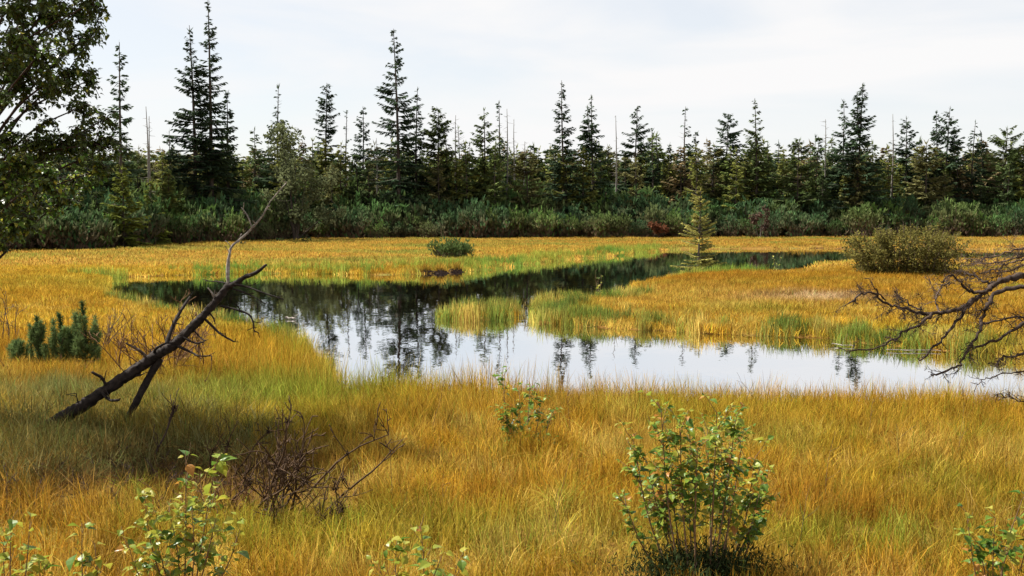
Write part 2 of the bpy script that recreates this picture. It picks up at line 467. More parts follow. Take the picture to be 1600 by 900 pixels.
TUFT_FAR = [tuft_mesh('tuft', s, 80, 0.55, 0.05, 0.20, 0.014, b, ln) for s, b, ln in ((51, .6, .4), (52, .9, .5), (53, .4, .3))]

def scatter(name, protos, pts, cols, rots, scl, idx, label, cat):
    me = bpy.data.meshes.new(name)
    me.vertices.add(len(pts))
    me.vertices.foreach_set('co', pts.astype(np.float32).ravel())
    c = me.attributes.new('gcol', 'FLOAT_COLOR', 'POINT')
    cc = np.ones((len(pts), 4), np.float32); cc[:, :3] = cols
    c.data.foreach_set('color', cc.ravel())
    a = me.attributes.new('trot', 'FLOAT_VECTOR', 'POINT'); a.data.foreach_set('vector', rots.astype(np.float32).ravel())
    a = me.attributes.new('tscl', 'FLOAT_VECTOR', 'POINT'); a.data.foreach_set('vector', scl.astype(np.float32).ravel())
    a = me.attributes.new('tidx', 'INT', 'POINT'); a.data.foreach_set('value', idx.astype(np.int32))
    o = link(name, me)
    ng = bpy.data.node_groups.new(name, 'GeometryNodeTree')
    ng.interface.new_socket('Geometry', in_out='INPUT', socket_type='NodeSocketGeometry')
    ng.interface.new_socket('Geometry', in_out='OUTPUT', socket_type='NodeSocketGeometry')
    gn, gl_ = ng.nodes, ng.links
    gi, go = gn.new('NodeGroupInput'), gn.new('NodeGroupOutput')
    iop = gn.new('GeometryNodeInstanceOnPoints')
    gtoi = gn.new('GeometryNodeGeometryToInstance')
    for po in reversed(protos):
        oi = gn.new('GeometryNodeObjectInfo'); oi.inputs['Object'].default_value = po
        gl_.new(oi.outputs['Geometry'], gtoi.inputs[0])
    def na(nm, ty):
        x = gn.new('GeometryNodeInputNamedAttribute'); x.data_type = ty; x.inputs['Name'].default_value = nm
        return [s for s in x.outputs if s.enabled and s.name == 'Attribute'][0]
    gl_.new(gi.outputs[0], iop.inputs['Points'])
    gl_.new(gtoi.outputs[0], iop.inputs['Instance'])
    iop.inputs['Pick Instance'].default_value = True
    gl_.new(na('tidx', 'INT'), iop.inputs['Instance Index'])
    e2r = gn.new('FunctionNodeEulerToRotation'); gl_.new(na('trot', 'FLOAT_VECTOR'), e2r.inputs[0])
    gl_.new(e2r.outputs[0], iop.inputs['Rotation'])
    gl_.new(na('tscl', 'FLOAT_VECTOR'), iop.inputs['Scale'])
    gl_.new(iop.outputs[0], go.inputs[0])
    md = o.modifiers.new('tufts', 'NODES'); md.node_group = ng
    return tag(o, label, cat, kind='stuff')

ORANGE = np.array([0.41, 0.236, 0.024]); TAN = np.array([0.48, 0.34, 0.075]); RUST = np.array([0.33, 0.165, 0.018])
GREEN = np.array([0.22, 0.25, 0.030]); DKGREEN = np.array([0.09, 0.13, 0.03]); YELLOW = np.array([0.52, 0.33, 0.035]); BROWN = np.array([0.075, 0.042, 0.018])
GREYGR = np.array([0.15, 0.165, 0.055])
def mixc_(a, b, t): return a + (b - a) * np.clip(t, 0, 1)[:, None]
ZONES = [  # px, py, half width m, half depth m, colour, weight: patches of greener or browner growth; the darkest also paint in the leafy tree's shade
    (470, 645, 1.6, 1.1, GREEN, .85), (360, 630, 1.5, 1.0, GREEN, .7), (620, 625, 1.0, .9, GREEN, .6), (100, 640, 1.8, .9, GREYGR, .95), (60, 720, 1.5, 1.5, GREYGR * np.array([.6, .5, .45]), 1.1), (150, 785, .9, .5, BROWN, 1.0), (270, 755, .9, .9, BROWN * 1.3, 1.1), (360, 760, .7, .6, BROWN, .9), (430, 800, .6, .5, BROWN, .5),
    (450, 690, .9, .8, GREEN, .4), (950, 645, 1.2, .35, GREYGR, .5), (1340, 628, .8, .3, GREEN, .5), (480, 870, 1.2, .6, GREEN, .7), (850, 880, 1.2, .5, GREEN, .4), (1330, 885, .9, .4, GREEN, .8), (1490, 800, .8, .8, GREEN, .5),
    (300, 560, 1.8, 2.2, ORANGE, .8), (420, 560, 1.6, 2, ORANGE, .8), (450, 510, 2, 2.5, GREEN, .6), (250, 445, 6, 6, GREEN, .45), (120, 430, 10, 6, YELLOW, .6), (330, 390, 8, 3.5, np.array([0.11, 0.22, 0.05]), .95), (500, 380, 9, 3, np.array([0.13, 0.23, 0.05]), .9),
    (100, 470, 3, 3, ORANGE, .7), (20, 520, 3, 2, YELLOW, .6), (700, 395, 16, 12, YELLOW, .6), (620, 385, 14, 5, ORANGE, .7), (1080, 470, 6, 5, TAN, .5), (1320, 470, 3, 3, RUST, .9), (1230, 440, 5, 5, RUST, .5), (1060, 440, 4, 3, RUST, .8),
    (1290, 410, 4, 5, YELLOW, .9), (1270, 475, 1.5, 1.2, np.array([.5, .36, .2]), .8), (1330, 522, 1.3, .8, YELLOW, 1), (1180, 632, 1.6, .8, ORANGE, .9), (1480, 640, 1.6, .9, ORANGE, .9), (1300, 680, 1.8, 1.0, ORANGE, .7), (1030, 640, 1.2, .7, ORANGE, .6), (720, 640, 1.2, .8, ORANGE, .7), (1400, 530, 1.5, .9, GREEN, .6), (1150, 380, 25, 4, RUST, .6), (1250, 384, 4, 2, YELLOW, .9), (900, 375, 20, 3, ORANGE, .6)]
def grass_col(x, y, rng):
    n1, n2, n3 = fbm(x, y, 1.1, 21), fbm(x, y, 3.5, 25), fbm(x, y, 0.5, 29)
    c = mixc_(np.repeat(ORANGE[None], len(x), 0), TAN[None], (n3 - 0.44) * 3)
    c = mixc_(c, RUST[None], (n1 - 0.48) * 4.5)
    c = mixc_(c, GREEN[None], (n2 - 0.64) * 4)
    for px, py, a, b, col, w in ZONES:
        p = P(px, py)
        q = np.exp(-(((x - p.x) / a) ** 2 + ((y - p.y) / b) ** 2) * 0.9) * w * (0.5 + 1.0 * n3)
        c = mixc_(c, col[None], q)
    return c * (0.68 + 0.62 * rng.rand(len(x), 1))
def sample(rng, dens, y0, y1, xlim, margin=2.5, x0=None, x1=None):
    xa = -(0.49 * y1 + margin) if x0 is None else x0
    xb = 0.49 * y1 + margin if x1 is None else x1
    N = int(dens * (xb - xa) * (y1 - y0))
    x = xa + (xb - xa) * rng.rand(N); y = y0 + (y1 - y0) * rng.rand(N)
    k = np.abs(x) < 0.49 * y + margin
    return x[k], y[k]
def forest_front(px):
    return np.interp(px, [-400, 0, 150, 215, 300, 480, 700, 1000, 1300, 1700, 2200], [62, 64, 67, 70, 80, 91, 93, 95, 96, 97, 97])
def lay(name, protos, x, y, s, rng, hs, label, cat, colf=None, tilt=0.18, zoff=0.0):
    N = len(x)
    z = gz(x, y, s) + zoff
    rots = np.stack([(rng.rand(N) - .5) * 2 * tilt, (rng.rand(N) - .5) * 2 * tilt, rng.rand(N) * 6.283], 1)
    sc_ = hs * (0.75 + 0.5 * rng.rand(N))
    scl = np.stack([0.5 + 0.5 * sc_, 0.5 + 0.5 * sc_, sc_], 1)
    col = grass_col(x, y, rng) if colf is None else colf(x, y, rng)
    return scatter(name, protos, np.stack([x, y, z], 1), col, rots, scl, rng.randint(0, len(protos), N), label, cat)

rng = np.random.RandomState(101)
# near meadow
x, y = sample(rng, 46, 3.0, 22, 0)
s = shore(x, y); k = (s > 0.02) & (y < 20 - 2 * rng.rand(len(y))) & ((y < 17.5) | (x < 2))
x, y, s = x[k], y[k], s[k]
hmul = 0.45 + 0.75 * fbm(x, y, 1.0, 41) + 0.32 * fbm(x, y, .38, 43)
for a_, b_, r_ in ((75, 680, .6), (240, 770, .8), (340, 770, .8), (430, 800, .8), (470, 830, .5), (1095, 930, .6), (90, 590, .7), (250, 590, .8)):
    q_ = P(a_, b_); hmul = hmul * (1 - .5 * np.exp(-((x - q_.x) ** 2 + (y - q_.y) ** 2) / r_ ** 2))
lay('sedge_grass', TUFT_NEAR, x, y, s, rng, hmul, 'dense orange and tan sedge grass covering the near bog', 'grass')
x, y = sample(rng, 9, 3.0, 20, 0)
s = shore(x, y); k = (s > 0.02) & ((y < 17.5) | (x < 2)); x, y, s = x[k], y[k], s[k]
lay('bent_grass', TUFT_FLAT, x, y, s, rng, 0.9 + 0.4 * rng.rand(len(x)), 'flattened pale straw and bent blades lying between the near sedge', 'grass',
    colf=lambda a, b, r: mixc_(grass_col(a, b, r), np.array([[.36, .235, .07]]), 0.15 + 0.5 * r.rand(len(a))))
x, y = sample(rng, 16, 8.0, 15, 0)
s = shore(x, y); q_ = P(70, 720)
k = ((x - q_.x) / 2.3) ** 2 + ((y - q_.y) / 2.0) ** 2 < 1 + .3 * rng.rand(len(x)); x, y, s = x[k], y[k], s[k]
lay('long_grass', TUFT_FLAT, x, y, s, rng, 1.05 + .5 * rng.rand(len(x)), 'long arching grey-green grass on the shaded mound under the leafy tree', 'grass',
    colf=lambda a, b, r: mixc_(np.repeat(np.array([[.10, .095, .028]]), len(a), 0), np.array([[.21, .19, .07]]), r.rand(len(a)) * .8) * (.6 + .6 * r.rand(len(a), 1)), zoff=.05)  # blades coloured dark to carry the tree's shade
# distinct sedge tussocks in the near bog
x, y = sample(rng, .7, 3.5, 19, 0)
s = shore(x, y); k = (s > .1) & ((y < 15) | (x < 1)) & ~((x - q_.x) ** 2 + (y - q_.y) ** 2 < 4); x, y, s = x[k], y[k], s[k]
lay('sedge_tussocks', TUFT_TUSS, x, y, s, rng, .5 + .4 * rng.rand(len(x)), 'rounded arching sedge tussocks scattered through the near bog', 'grass',
    colf=lambda a, b, r: mixc_(grass_col(a, b, r), np.array([TAN * .9, RUST, GREEN])[r.randint(0, 3, len(a))], .35 + .4 * r.rand(len(a))))
# taller fringe on the near bank
x, y = sample(rng, 30, 9, 22, 0)
s = shore(x, y); k = (s > -0.1) & (s < 1.5) & (y < 20) & (rng.rand(len(x)) < 1.1 - s * 0.6) & (fbm(x, y, .8, 55) > 0.35); x, y, s = x[k], y[k], s[k]
lay('shore_sedge', TUFT_TALL, x, y, s, rng, 0.72 + 0.5 * fbm(x, y, 1.0, 61), 'tall thin sedge stems standing along the near pond bank', 'grass',
    colf=lambda a, b, r: mixc_(grass_col(a, b, r), GREEN[None], 0.8 * (fbm(a, b, .9, 66) - 0.45) * 2))
# middle distance: west meadow and the flat tongue of land across the water
x, y = sample(rng, 20, 15, 46, 0, margin=4)
s = shore(x, y); k = (s > 0.0) & ((y > 17.5 - 1.5 * rng.rand(len(y)))) & ((x < 2) | (y > 18)); x, y, s = x[k], y[k], s[k]
nearbank = (y < 19) & (x > -2); x, y, s = x[~nearbank], y[~nearbank], s[~nearbank]
lay('meadow_grass', TUFT_MID, x, y, s, rng, 0.75 + 0.5 * fbm(x, y, 2.5, 71), 'orange and yellow-green grass on the mid-distance bog tongues', 'grass')
x, y = sample(rng, 3.2, 42, 100, 0, margin=14)
s = shore(x, y)
pxx = 800 + 1700 * x / y
k = (s > 0) & (y < forest_front(pxx) + 3); x, y, s = x[k], y[k], s[k]
lay('far_meadow_grass', TUFT_FAR, x, y, s, rng, 0.7 + 0.4 * fbm(x, y, 4, 75), 'bright orange meadow grass stretching to the forest edge', 'grass',
    colf=lambda a, b, r: mixc_(mixc_(grass_col(a, b, r), ORANGE[None], .3 + 0 * a) * .78 + TAN[None] * np.array([[.30, .27, .4]]), np.array([[.27, .26, .05]]), (fbm(a, b * 2.2, 9, 131) - .5) * 3))
# green reed fringe on the far banks
x, y = sample(rng, 26, 18, 32, 0)
s = shore(x, y); wd = 0.1 + 1.5 * fbm(x, y, 2.2, 81)
k = (s > -0.15) & (s < wd) & ((x > -2.6) | (s < 0.2)) & (y > 19.2) & (fbm(x, y, 1.1, 85) > 0.3); x, y, s = x[k], y[k], s[k]
def reedcol(a, b, r):
    c = mixc_(np.repeat(np.array([[0.17, 0.20, 0.035]]), len(a), 0), DKGREEN[None], (fbm(a, b, 1.2, 91) - .4) * 2.5)
    return mixc_(c, TAN[None], (fbm(a, b, .7, 95) - .42) * 3) * (0.8 + .4 * r.rand(len(a), 1))
lay('bank_reeds', TUFT_REED, x, y, s, rng, 0.68 + 0.5 * fbm(x, y, 1.0, 87), 'upright green reeds fringing the tongue of land across the pond', 'reeds', colf=reedcol, tilt=.08)
x, y = sample(rng, 11, 40.5, 75, 0)
s = shore(x, y)
k = (s > -0.3) & (s < 0.4 + 2.6 * fbm(x, y, 6, 83)) & (x < 10) & (y > 41) & (fbm(x, y, 3.5, 89) > 0.30); x, y, s = x[k], y[k], s[k]
lay('far_bank_reeds', TUFT_REED, x, y, s, rng, 0.75 + 0.5 * rng.rand(len(x)), 'green reeds along the far bank below the orange meadow', 'reeds',
    colf=lambda a, b, r: mixc_(np.repeat(np.array([[.17, .25, .04]]), len(a), 0), np.array([[.36, .32, .05]]), (fbm(a, b, 3, 93) - .35) * 2.5) * (.75 + .5 * r.rand(len(a), 1)))

# ------------------------------------------------------------------ conifers
def spruce_parts(seed, H, R, c0=0.08, p=0.95, gap=0.12, step=0.42, nb=6, cs=1.0, base=(0.035, 0.055, 0.026), droop=0.28, topbare=0.0, fork=0, rough=1.0, r0=None, bend=0.02, lower_thin=0.0, dense=1.0):
    rng = np.random.RandomState(seed)
    tb = Tubes()
    r0 = r0 or 0.011 * H + 0.02
    zz = np.linspace(-0.15, H, 14)
    ph = rng.rand(2) * 6.28
    def axis(z):
        t = z / H
        return np.array([bend * H * math.sin(2.2 * t + ph[0]) * t, bend * H * math.sin(2.6 * t + ph[1]) * t, z])
    tb.add([axis(z) for z in zz], r0 * (1 - 0.93 * np.clip(zz / H, 0, 1)) + 0.006, 7)
    axes = [(axis, c0, H)]
    if fork:
        off = np.array([0.022 * H * rng.choice([-1, 1]), 0.01 * H, 0])
        z1, H2 = H * 0.62, H * (0.9 + 0.07 * rng.rand())
        def axis2(z):
            t = np.clip((z - z1) / (H2 - z1), 0, 1)
            return axis(z) + off * (t ** 0.6) * 1.4
        z2 = np.linspace(z1, H2, 7)
        tb.add([axis2(z) for z in z2], r0 * 0.45 * (1 - 0.9 * (z2 - z1) / (H2 - z1)) + 0.006, 6)
        axes.append((axis2, z1 / H, H2))
    Pb, D, Wh, Cc = [], [], [], []
    for ax, c_, Ht in axes:
        z = c_ * H
        while z < Ht * 0.985:
            t = (z - c_ * H) / (Ht - c_ * H)
            if ax is not axes[0][0]: Lp = R * 0.45 * (1 - t) ** 0.8
            else:
                Lp = R * (1 - t) ** p
                if lower_thin: Lp *= 1 - lower_thin * max(0, 1 - t * 2.5)
            wf = 0.72 + 0.45 * rng.rand()
            for b in range(rng.poisson(nb) + 1):
                if rng.rand() < gap * .8: continue
                az = rng.rand() * 6.283
                L = max(0.12, Lp * wf * (1 - rough * 0.5 * rng.rand()))
                st = ax(z + step * (rng.rand() - .5))
                h = np.array([math.cos(az), math.sin(az), 0])
                e0 = 0.35 * t - droop * (1 - t) + (rng.rand() - .5) * 0.25
                e2 = -0.10 * (1 - t) + 0.16
                S = np.linspace(0, 1, 5)
                br = st[None] + h[None] * (L * S)[:, None] + np.array([0, 0, 1.0])[None] * (L * (e0 * S + e2 * S ** 2.2))[:, None]
                tb.add(br[::2], np.linspace(0.012 + 0.012 * L, 0.004, 3), 3)
                bare = t > 1 - topbare and rng.rand() < 0.75
                if bare: continue
                n = max(2, int(dense * L / (0.135 * cs)))
                ss = 0.12 + 0.88 * (np.arange(n) + rng.rand(n)) / n
                pp = st[None] + h[None] * (L * ss)[:, None] + np.array([0, 0, 1.0])[None] * (L * (e0 * ss + e2 * ss ** 2.2))[:, None]
                side = np.array([-h[1], h[0], 0])
                for sg in (-1, 1, 0):
                    ln = (0.16 + 0.30 * L * (1.05 - ss) + 0.12 * rng.rand(n)) * cs
                    ln = np.clip(ln, 0.1 * cs, 0.62 * cs)
                    if sg: d = h[None] * 0.75 + side[None] * sg * (0.5 + 0.4 * rng.rand(n))[:, None] + np.array([0, 0, 1.0])[None] * (-0.12 + 0.3 * (rng.rand(n) - .5))[:, None]
                    else: d = h[None] * 0.6 + np.array([0, 0, -1.0])[None] * (0.05 + 0.45 * rng.rand(n))[:, None] + rng.randn(n, 3) * 0.12
                    d = d / np.linalg.norm(d, axis=1)[:, None] * ln[:, None]
                    Pb.append(pp); D.append(d)
                    Wh.append(perp(d, rng, 0.75 if sg else 0.2) * (0.05 + 0.035 * rng.rand(n))[:, None] * cs)
                    Cc.append(np.repeat((np.array(base) * (0.75 + 0.55 * rng.rand()))[None], n, 0))
            z += step * (0.8 + 0.4 * rng.rand())
        # leader
        tp = ax(Ht * 0.97)
        Pb.append(np.repeat(tp[None], 5, 0)); d = rng.randn(5, 3) * 0.12 + np.array([0, 0, 0.32]); D.append(d * cs)
        Wh.append(perp(d, rng) * 0.035 * cs); Cc.append(np.repeat(np.array(base)[None], 5, 0))
    Pb, D, Wh, Cc = map(np.concatenate, (Pb, D, Wh, Cc))
    V, Fq = cards(Pb, D, Wh, 0.2)
    C = np.repeat(Cc, 6, 0) * np.repeat(0.75 + 0.5 * rng.rand(len(Cc), 1), 6, 0)
    crown = mesh_from('crown', V, Fq, M_NEEDLE, C)
    trunk = tb.mesh('trunk', M_BARK)
    return crown, trunk
def put_spruce(name, loc, parts, label, cat, group=None, rz=0.0, sc=(1, 1, 1)):
    t = thing(name, loc, label, cat, group, rz)
    t.scale = sc
    link('trunk', parts[1], t); link('crown', parts[0], t)
    return t

DK = (0.056, 0.088, 0.048); MD = (0.10, 0.135, 0.048); YG = (0.17, 0.20, 0.04); BR = (0.12, 0.10, 0.055)
SPIRES = [  # px, top py, extra distance behind the forest edge, half width px, options, label
    (185, 66, 6, 30, dict(p=.75, gap=.28, rough=1.2, c0=.05, bend=.015, lower_thin=.3), 'ragged lone spruce with a lopsided broken crown beside the leafy tree'),
    (299, 40, 7, 52, dict(p=1.0, gap=.14, c0=.06), 'broad dark spruce with tiered branches beside the tallest slender spire'),
    (324, -2, 6, 44, dict(p=1.15, gap=.20, c0=.06, bend=.01), 'tallest slender spruce spire rising beside the broad tiered spruce'),
    (352, 142, 8, 26, dict(p=.9, gap=.16), 'shorter slim spruce tucked against the tallest spire'),
    (432, 133, 8, 36, dict(p=1.0, gap=.34, topbare=.18), 'sparse spruce with bare tip standing behind the grey willow'),
    (507, 130, 18, 24, dict(p=.55, gap=.2, c0=.35), 'spruce with a bushy flat-topped head on a bare stem'),
    (538, 172, 22, 12, dict(p=.8, gap=.45, topbare=.35), 'spindly half-bare spruce between the flat-topped and the plump spruce'),
    (564, 166, 19, 24, dict(p=.7, gap=.12), 'plump narrow spruce beside the spindly half-bare one'),
    (620, 44, 6, 50, dict(p=.85, gap=.33, rough=1.1, c0=.05, lower_thin=.1), 'towering open spruce with wide spaced shelves of branches'),
    (650, 136, 9, 32, dict(p=1.05, gap=.22), 'narrow pointed spruce close beside the towering open spruce'),
    (687, 170, 7, 32, dict(p=.45, gap=.08, nb=6, base=MD), 'dense blunt-topped spruce shaped like a column'),
    (718, 196, 10, 22, dict(p=.6, gap=.2, topbare=.25, base=MD), 'ragged spruce with thin dead tip behind the column-shaped spruce'),
    (755, 168, 6, 36, dict(p=.8, gap=.14, base=MD), 'conical spruce standing between the column-shaped spruce and bare poles'),
    (778, 157, 8, 17, dict(p=.8, gap=.35, topbare=.3), 'thin spruce with bare spike touching the conical spruce'),
    (882, 125, 6, 36, dict(p=1.0, gap=.22, topbare=.08), 'pointed spruce with drooping shelves standing well above its neighbours'),
    (928, 148, 7, 36, dict(p=1.0, gap=.2, fork=1), 'spruce with a forked double tip and dark full skirt'),
    (993, 165, 11, 38, dict(p=.75, gap=.24), 'wide airy spruce with upswept branches near a bare pole'),
    (1022, 201, 9, 15, dict(p=.7, gap=.42, topbare=.2), 'very thin spruce with few short branches'),
    (1043, 226, 11, 18, dict(p=.8, gap=.2), 'short pointed spruce low in the forest skyline'),
    (1073, 166, 9, 24, dict(p=.9, gap=.45, topbare=.32, bend=.03), 'spruce with a long bare crooked tip above the young bog spruce'),
    (1090, 207, 10, 16, dict(p=.8, gap=.3), 'slender little spruce leaning near the crooked-tip spruce'),
    (1137, 178, 14, 24, dict(p=.55, gap=.2, c0=.55), 'pine-like tree with a small tufted head on a long bare stem'),
    (1183, 153, 7, 32, dict(p=.85, gap=.22, base=MD), 'open spruce with bunched foliage towards its pointed top'),
    (1215, 224, 12, 20, dict(p=.7, gap=.25), 'low scruffy spruce beside the bunched-top spruce'),
    (1249, 218, 5, 34, dict(p=.5, gap=.08, nb=6, base=MD), 'low broad blunt spruce with dense dark green foliage'),
    (1272, 212, 12, 14, dict(p=.8, gap=.35, topbare=.2), 'thin pale spruce behind the low broad blunt one'),
    (1316, 155, 7, 30, dict(p=.8, gap=.16), 'dark spruce with bunched top leaning on the grand double spruce'),
    (1343, 130, 5, 42, dict(p=.85, gap=.12, nb=6, fork=1), 'grand dense spruce with a second shorter tip, skirts reaching down'),
    (1418, 182, 10, 33, dict(p=.7, gap=.08, nb=6), 'compact cone-shaped spruce beside the tall bare pole'),
    (1466, 172, 10, 22, dict(p=.8, gap=.2), 'slim spruce half merged with the stout dark pyramid spruce'),
    (1480, 166, 9, 42, dict(p=.75, gap=.07, nb=6), 'stout dark pyramid-shaped spruce with full branches'),
    (1522, 188, 9, 24, dict(p=.9, gap=.28, topbare=.12), 'feathery open spruce of a close pair with thin tips'),
    (1538, 206, 11, 22, dict(p=.9, gap=.25), 'shorter fuller spruce of the close feathery pair'),
    (1571, 200, 7, 36, dict(p=.45, gap=.25, base=MD), 'wide-branched pine-like spruce with a knobbly crown'),
    (1600, 228, 8, 34, dict(p=.6, gap=.08, nb=6), 'dense dark spruce at the end of the wood'),
    (135, 175, 9, 30, dict(p=.8, gap=.12), 'dark spruce seen through the hanging leafy boughs'),
    (90, 215, 7, 34, dict(p=.7, gap=.08), 'full dark spruce behind the leafy tree trunk'),
    (20, 235, 5, 36, dict(p=.7, gap=.06), 'squat dark spruce in the shade of the leafy tree'),
    (50, 222, 12, 40, dict(p=.6, gap=.06, nb=7), 'broad dense spruce behind the squat one in the leafy tree shade'),
    (-45, 230, 8, 42, dict(p=.6, gap=.06, nb=7), 'bulky dark spruce past the leafy tree trunk'),
    (160, 232, 11, 36, dict(p=.6, gap=.08, nb=7, base=MD), 'bushy mid green spruce just behind the ragged lone spruce'),
    (215, 238, 12, 34, dict(p=.6, gap=.08, nb=7, base=MD), 'bushy mid green spruce around the feet of two dead snags'),
    (262, 205, 10, 30, dict(p=.8, gap=.15), 'middling spruce between two dead snags and the broad spruce'),
    (395, 200, 12, 26, dict(p=.8, gap=.2, base=MD), 'modest spruce beside the grey willow and the slim one')]
for i, (px, py, dd, hw, opt, lab) in enumerate(SPIRES):
    d = float(forest_front(px)) + dd
    top = W(px, py, d)
    R = 1.75 * hw / F * d
    kw = dict(base=DK); kw.update(opt)
    loc = Vector((top.x, d, gzp(top.x, d)))
    put_spruce('spruce_tree', loc, spruce_parts(500 + i, top.z - loc.z, R, **kw), lab, 'spruce', 'tall spruces of the forest')
SNAGS = [(228, 166, 7, 0.3, 'bleached dead pole with no branches beside a stubbier dead trunk'), (233, 181, 7.5, 0.6, 'stubby dead trunk with a few broken twigs near bleached pole'),
         (792, 170, 8, 0.8, 'bare dead pole standing by the conical spruce'), (803, 186, 9, 0.5, 'thinner dead pole with short twig stubs by the conical spruce'), (820, 221, 9, .9, 'short twiggy dead spruce at a gap in the forest'),
         (962, 180, 8, .3, 'smooth slim dead pole between the forked and the airy spruce'), (1290, 186, 9, 1.0, 'dead spruce with fine bare side twigs by the bunched-top spruce'), (1395, 178, 8, .35, 'tall bare dead pole between the grand and the cone-shaped spruce'),
         (712, 180, 9, .8, 'twiggy dead spruce top poking up behind the column-shaped spruce'), (588, 215, 12, .7, 'small dead stem left of the towering open spruce base'.replace('left of', 'near'))]
for i, (px, py, dd, tw, lab) in enumerate(SNAGS):
    rng = np.random.RandomState(900 + i)
    d = float(forest_front(px)) + dd
    top = W(px, py, d)
    loc = Vector((top.x, d, gzp(top.x, d)))
    H = top.z - loc.z
    t = thing('dead_snag', loc, lab, 'dead tree', 'dead poles in the forest')
    tb = Tubes()
    ln = wiggle((0, 0, -0.2), (0, 0, 1), H + .2, 10, rng, 0.03)
    ln[:, :2] -= ln[-1, :2] * (np.linspace(0, 1, len(ln)) ** 1)[:, None]
    tb.add(ln, np.linspace(.012 * H, .02, len(ln)), 7)
    for _ in range(int(8 + 50 * tw)):
        s = 0.3 + 0.68 * rng.rand()
        p = ln[int(s * 10)] + (ln[min(10, int(s * 10) + 1)] - ln[int(s * 10)]) * rng.rand()
        a = rng.rand() * 6.28
        tb.add(wiggle(p, (math.cos(a), math.sin(a), 0.2 * rng.randn()), (0.3 + 1.0 * rng.rand()) * (1.3 - s) * (0.5 + tw), 3, rng, .2), [.018, .014, .01, .006], 3)
    link('trunk', tb.mesh('trunk', M_SNAG), t)

# shared variants for the crowd behind
def variants(n, seed, fn): return [fn(seed + i) for i in range(n)]
FILL = []
for i in range(7):
    rng = np.random.RandomState(700 + i)
    base = [(.10, .135, .05), (0.18, 0.19, 0.05), (0.14, 0.18, 0.055), (0.18, 0.175, 0.07), (0.085, 0.12, 0.05), (0.19, 0.205, 0.05), (.20, .155, .08)][i]
    FILL.append((8.0, spruce_parts(700 + i, 8.0, 2.1 + 0.7 * rng.rand(), c0=.04, p=.55 + .3 * rng.rand(), gap=.1 + .12 * (i % 2), step=.46, nb=7, base=base, cs=1.05, droop=.16)))
rng = np.random.RandomState(77)
FILL_LAB = ['young dark green spruce filling the wood below the tall spires', 'olive green spruce filling the wood below the tall spires', 'mid green young spruce crowded in the forest', 'dull grey-green spruce crowded in the forest',
            'dark bushy young spruce behind the mountain pines', 'fuller olive young spruce behind the mountain pines', 'brownish thinning spruce among the green forest trees']
for i in range(299):
    px = -210 + 1990 * ((i * 0.61803) % 1.0)
    dd = 4 + 22 * rng.rand()
    d = float(forest_front(px)) + dd
    py = (248 if px > 330 else 255) - 34 * rng.rand() + (44 if i % 2 else 12) * rng.rand() - (30 * rng.rand() if i % 6 == 0 else 0)
    top = W(px, py, d)
    v = rng.randint(0, 7)
    if v == 6 and rng.rand() < .5: v = 1
    H0, parts = FILL[v]
    loc = Vector((top.x, d, gzp(top.x, d)))
    k = (top.z - loc.z) / H0
    put_spruce('young_spruce', loc, parts, FILL_LAB[v], 'spruce', 'young spruces in the wood, kind %d' % (v + 1), rng.rand() * 6.28, (k * (.85 + .4 * rng.rand()),) * 2 + (k,))
# bright young spruces on the bog edge, in the open
BRIGHT = [(190, 262, 0.5, 52, 'lime green young spruce with level branch tiers at the meadow edge'), (237, 285, 3, 34, 'lime green slim young spruce beside the tiered one'), (284, 300, 2, 30, 'small lime green spruce near the broad spruce foot'),
          (150, 300, 3, 34, 'dull green young spruce near the leafy tree foot'), (100, 296, 1.5, 30, 'grey-green young spruce below the hanging leaves')]
for i, (px, py, dd, hw, lab) in enumerate(BRIGHT):
    d = float(forest_front(px)) + dd
    top = W(px, py, d)
    loc = Vector((top.x, d, gzp(top.x, d)))
    put_spruce('young_spruce', loc, spruce_parts(800 + i, top.z - loc.z, hw / F * d, c0=.03, p=.7, gap=.12, step=.34, nb=6, base=(YG, YG, (.085, .12, .03), (.07, .095, .035), (.06, .08, .04))[i], cs=.95), lab, 'spruce', 'young spruces on the meadow edge')
# distant wood: one mass of trees beyond
def plain_obj(me): return bpy.data.objects.new('far_tree', me)
def join_parts(parts):
    c, t = parts
    me = bpy.data.meshes.new('far_tree')
    cv = np.empty(len(c.vertices) * 3, np.float32); c.vertices.foreach_get('co', cv)
    cf = np.empty(len(c.polygons) * 4, np.int32); c.loops.foreach_get('vertex_index', cf)
    cc = np.empty(len(c.vertices) * 4, np.float32); c.color_attributes['col'].data.foreach_get('color', cc)
    return mesh_from('far_tree', cv.reshape(-1, 3), cf.reshape(-1, 4), M_NEEDLE, cc.reshape(-1, 4)[:, :3])
rng = np.random.RandomState(31)
N = 1100
px = -700 + 3000 * rng.rand(N); d = 118 + 95 * rng.rand(N) ** 1.3
x = (px - 800) / F * d
hh = (0.82 + 0.5 * rng.rand(N)) * (7.2 + (d - 120) * 0.035)
k = hh / 8.0
scatter('distant_wood', [plain_obj(join_parts(p)) for _, p in FILL], np.stack([x, d, 0 * x + .05], 1), np.ones((N, 3)), np.stack([0 * x, 0 * x, rng.rand(N) * 6.28], 1),
        np.stack([k * 1.6, k * 1.6, k], 1), rng.randint(0, 7, N), 'dense far wood closing the gaps behind the spruces', 'forest')

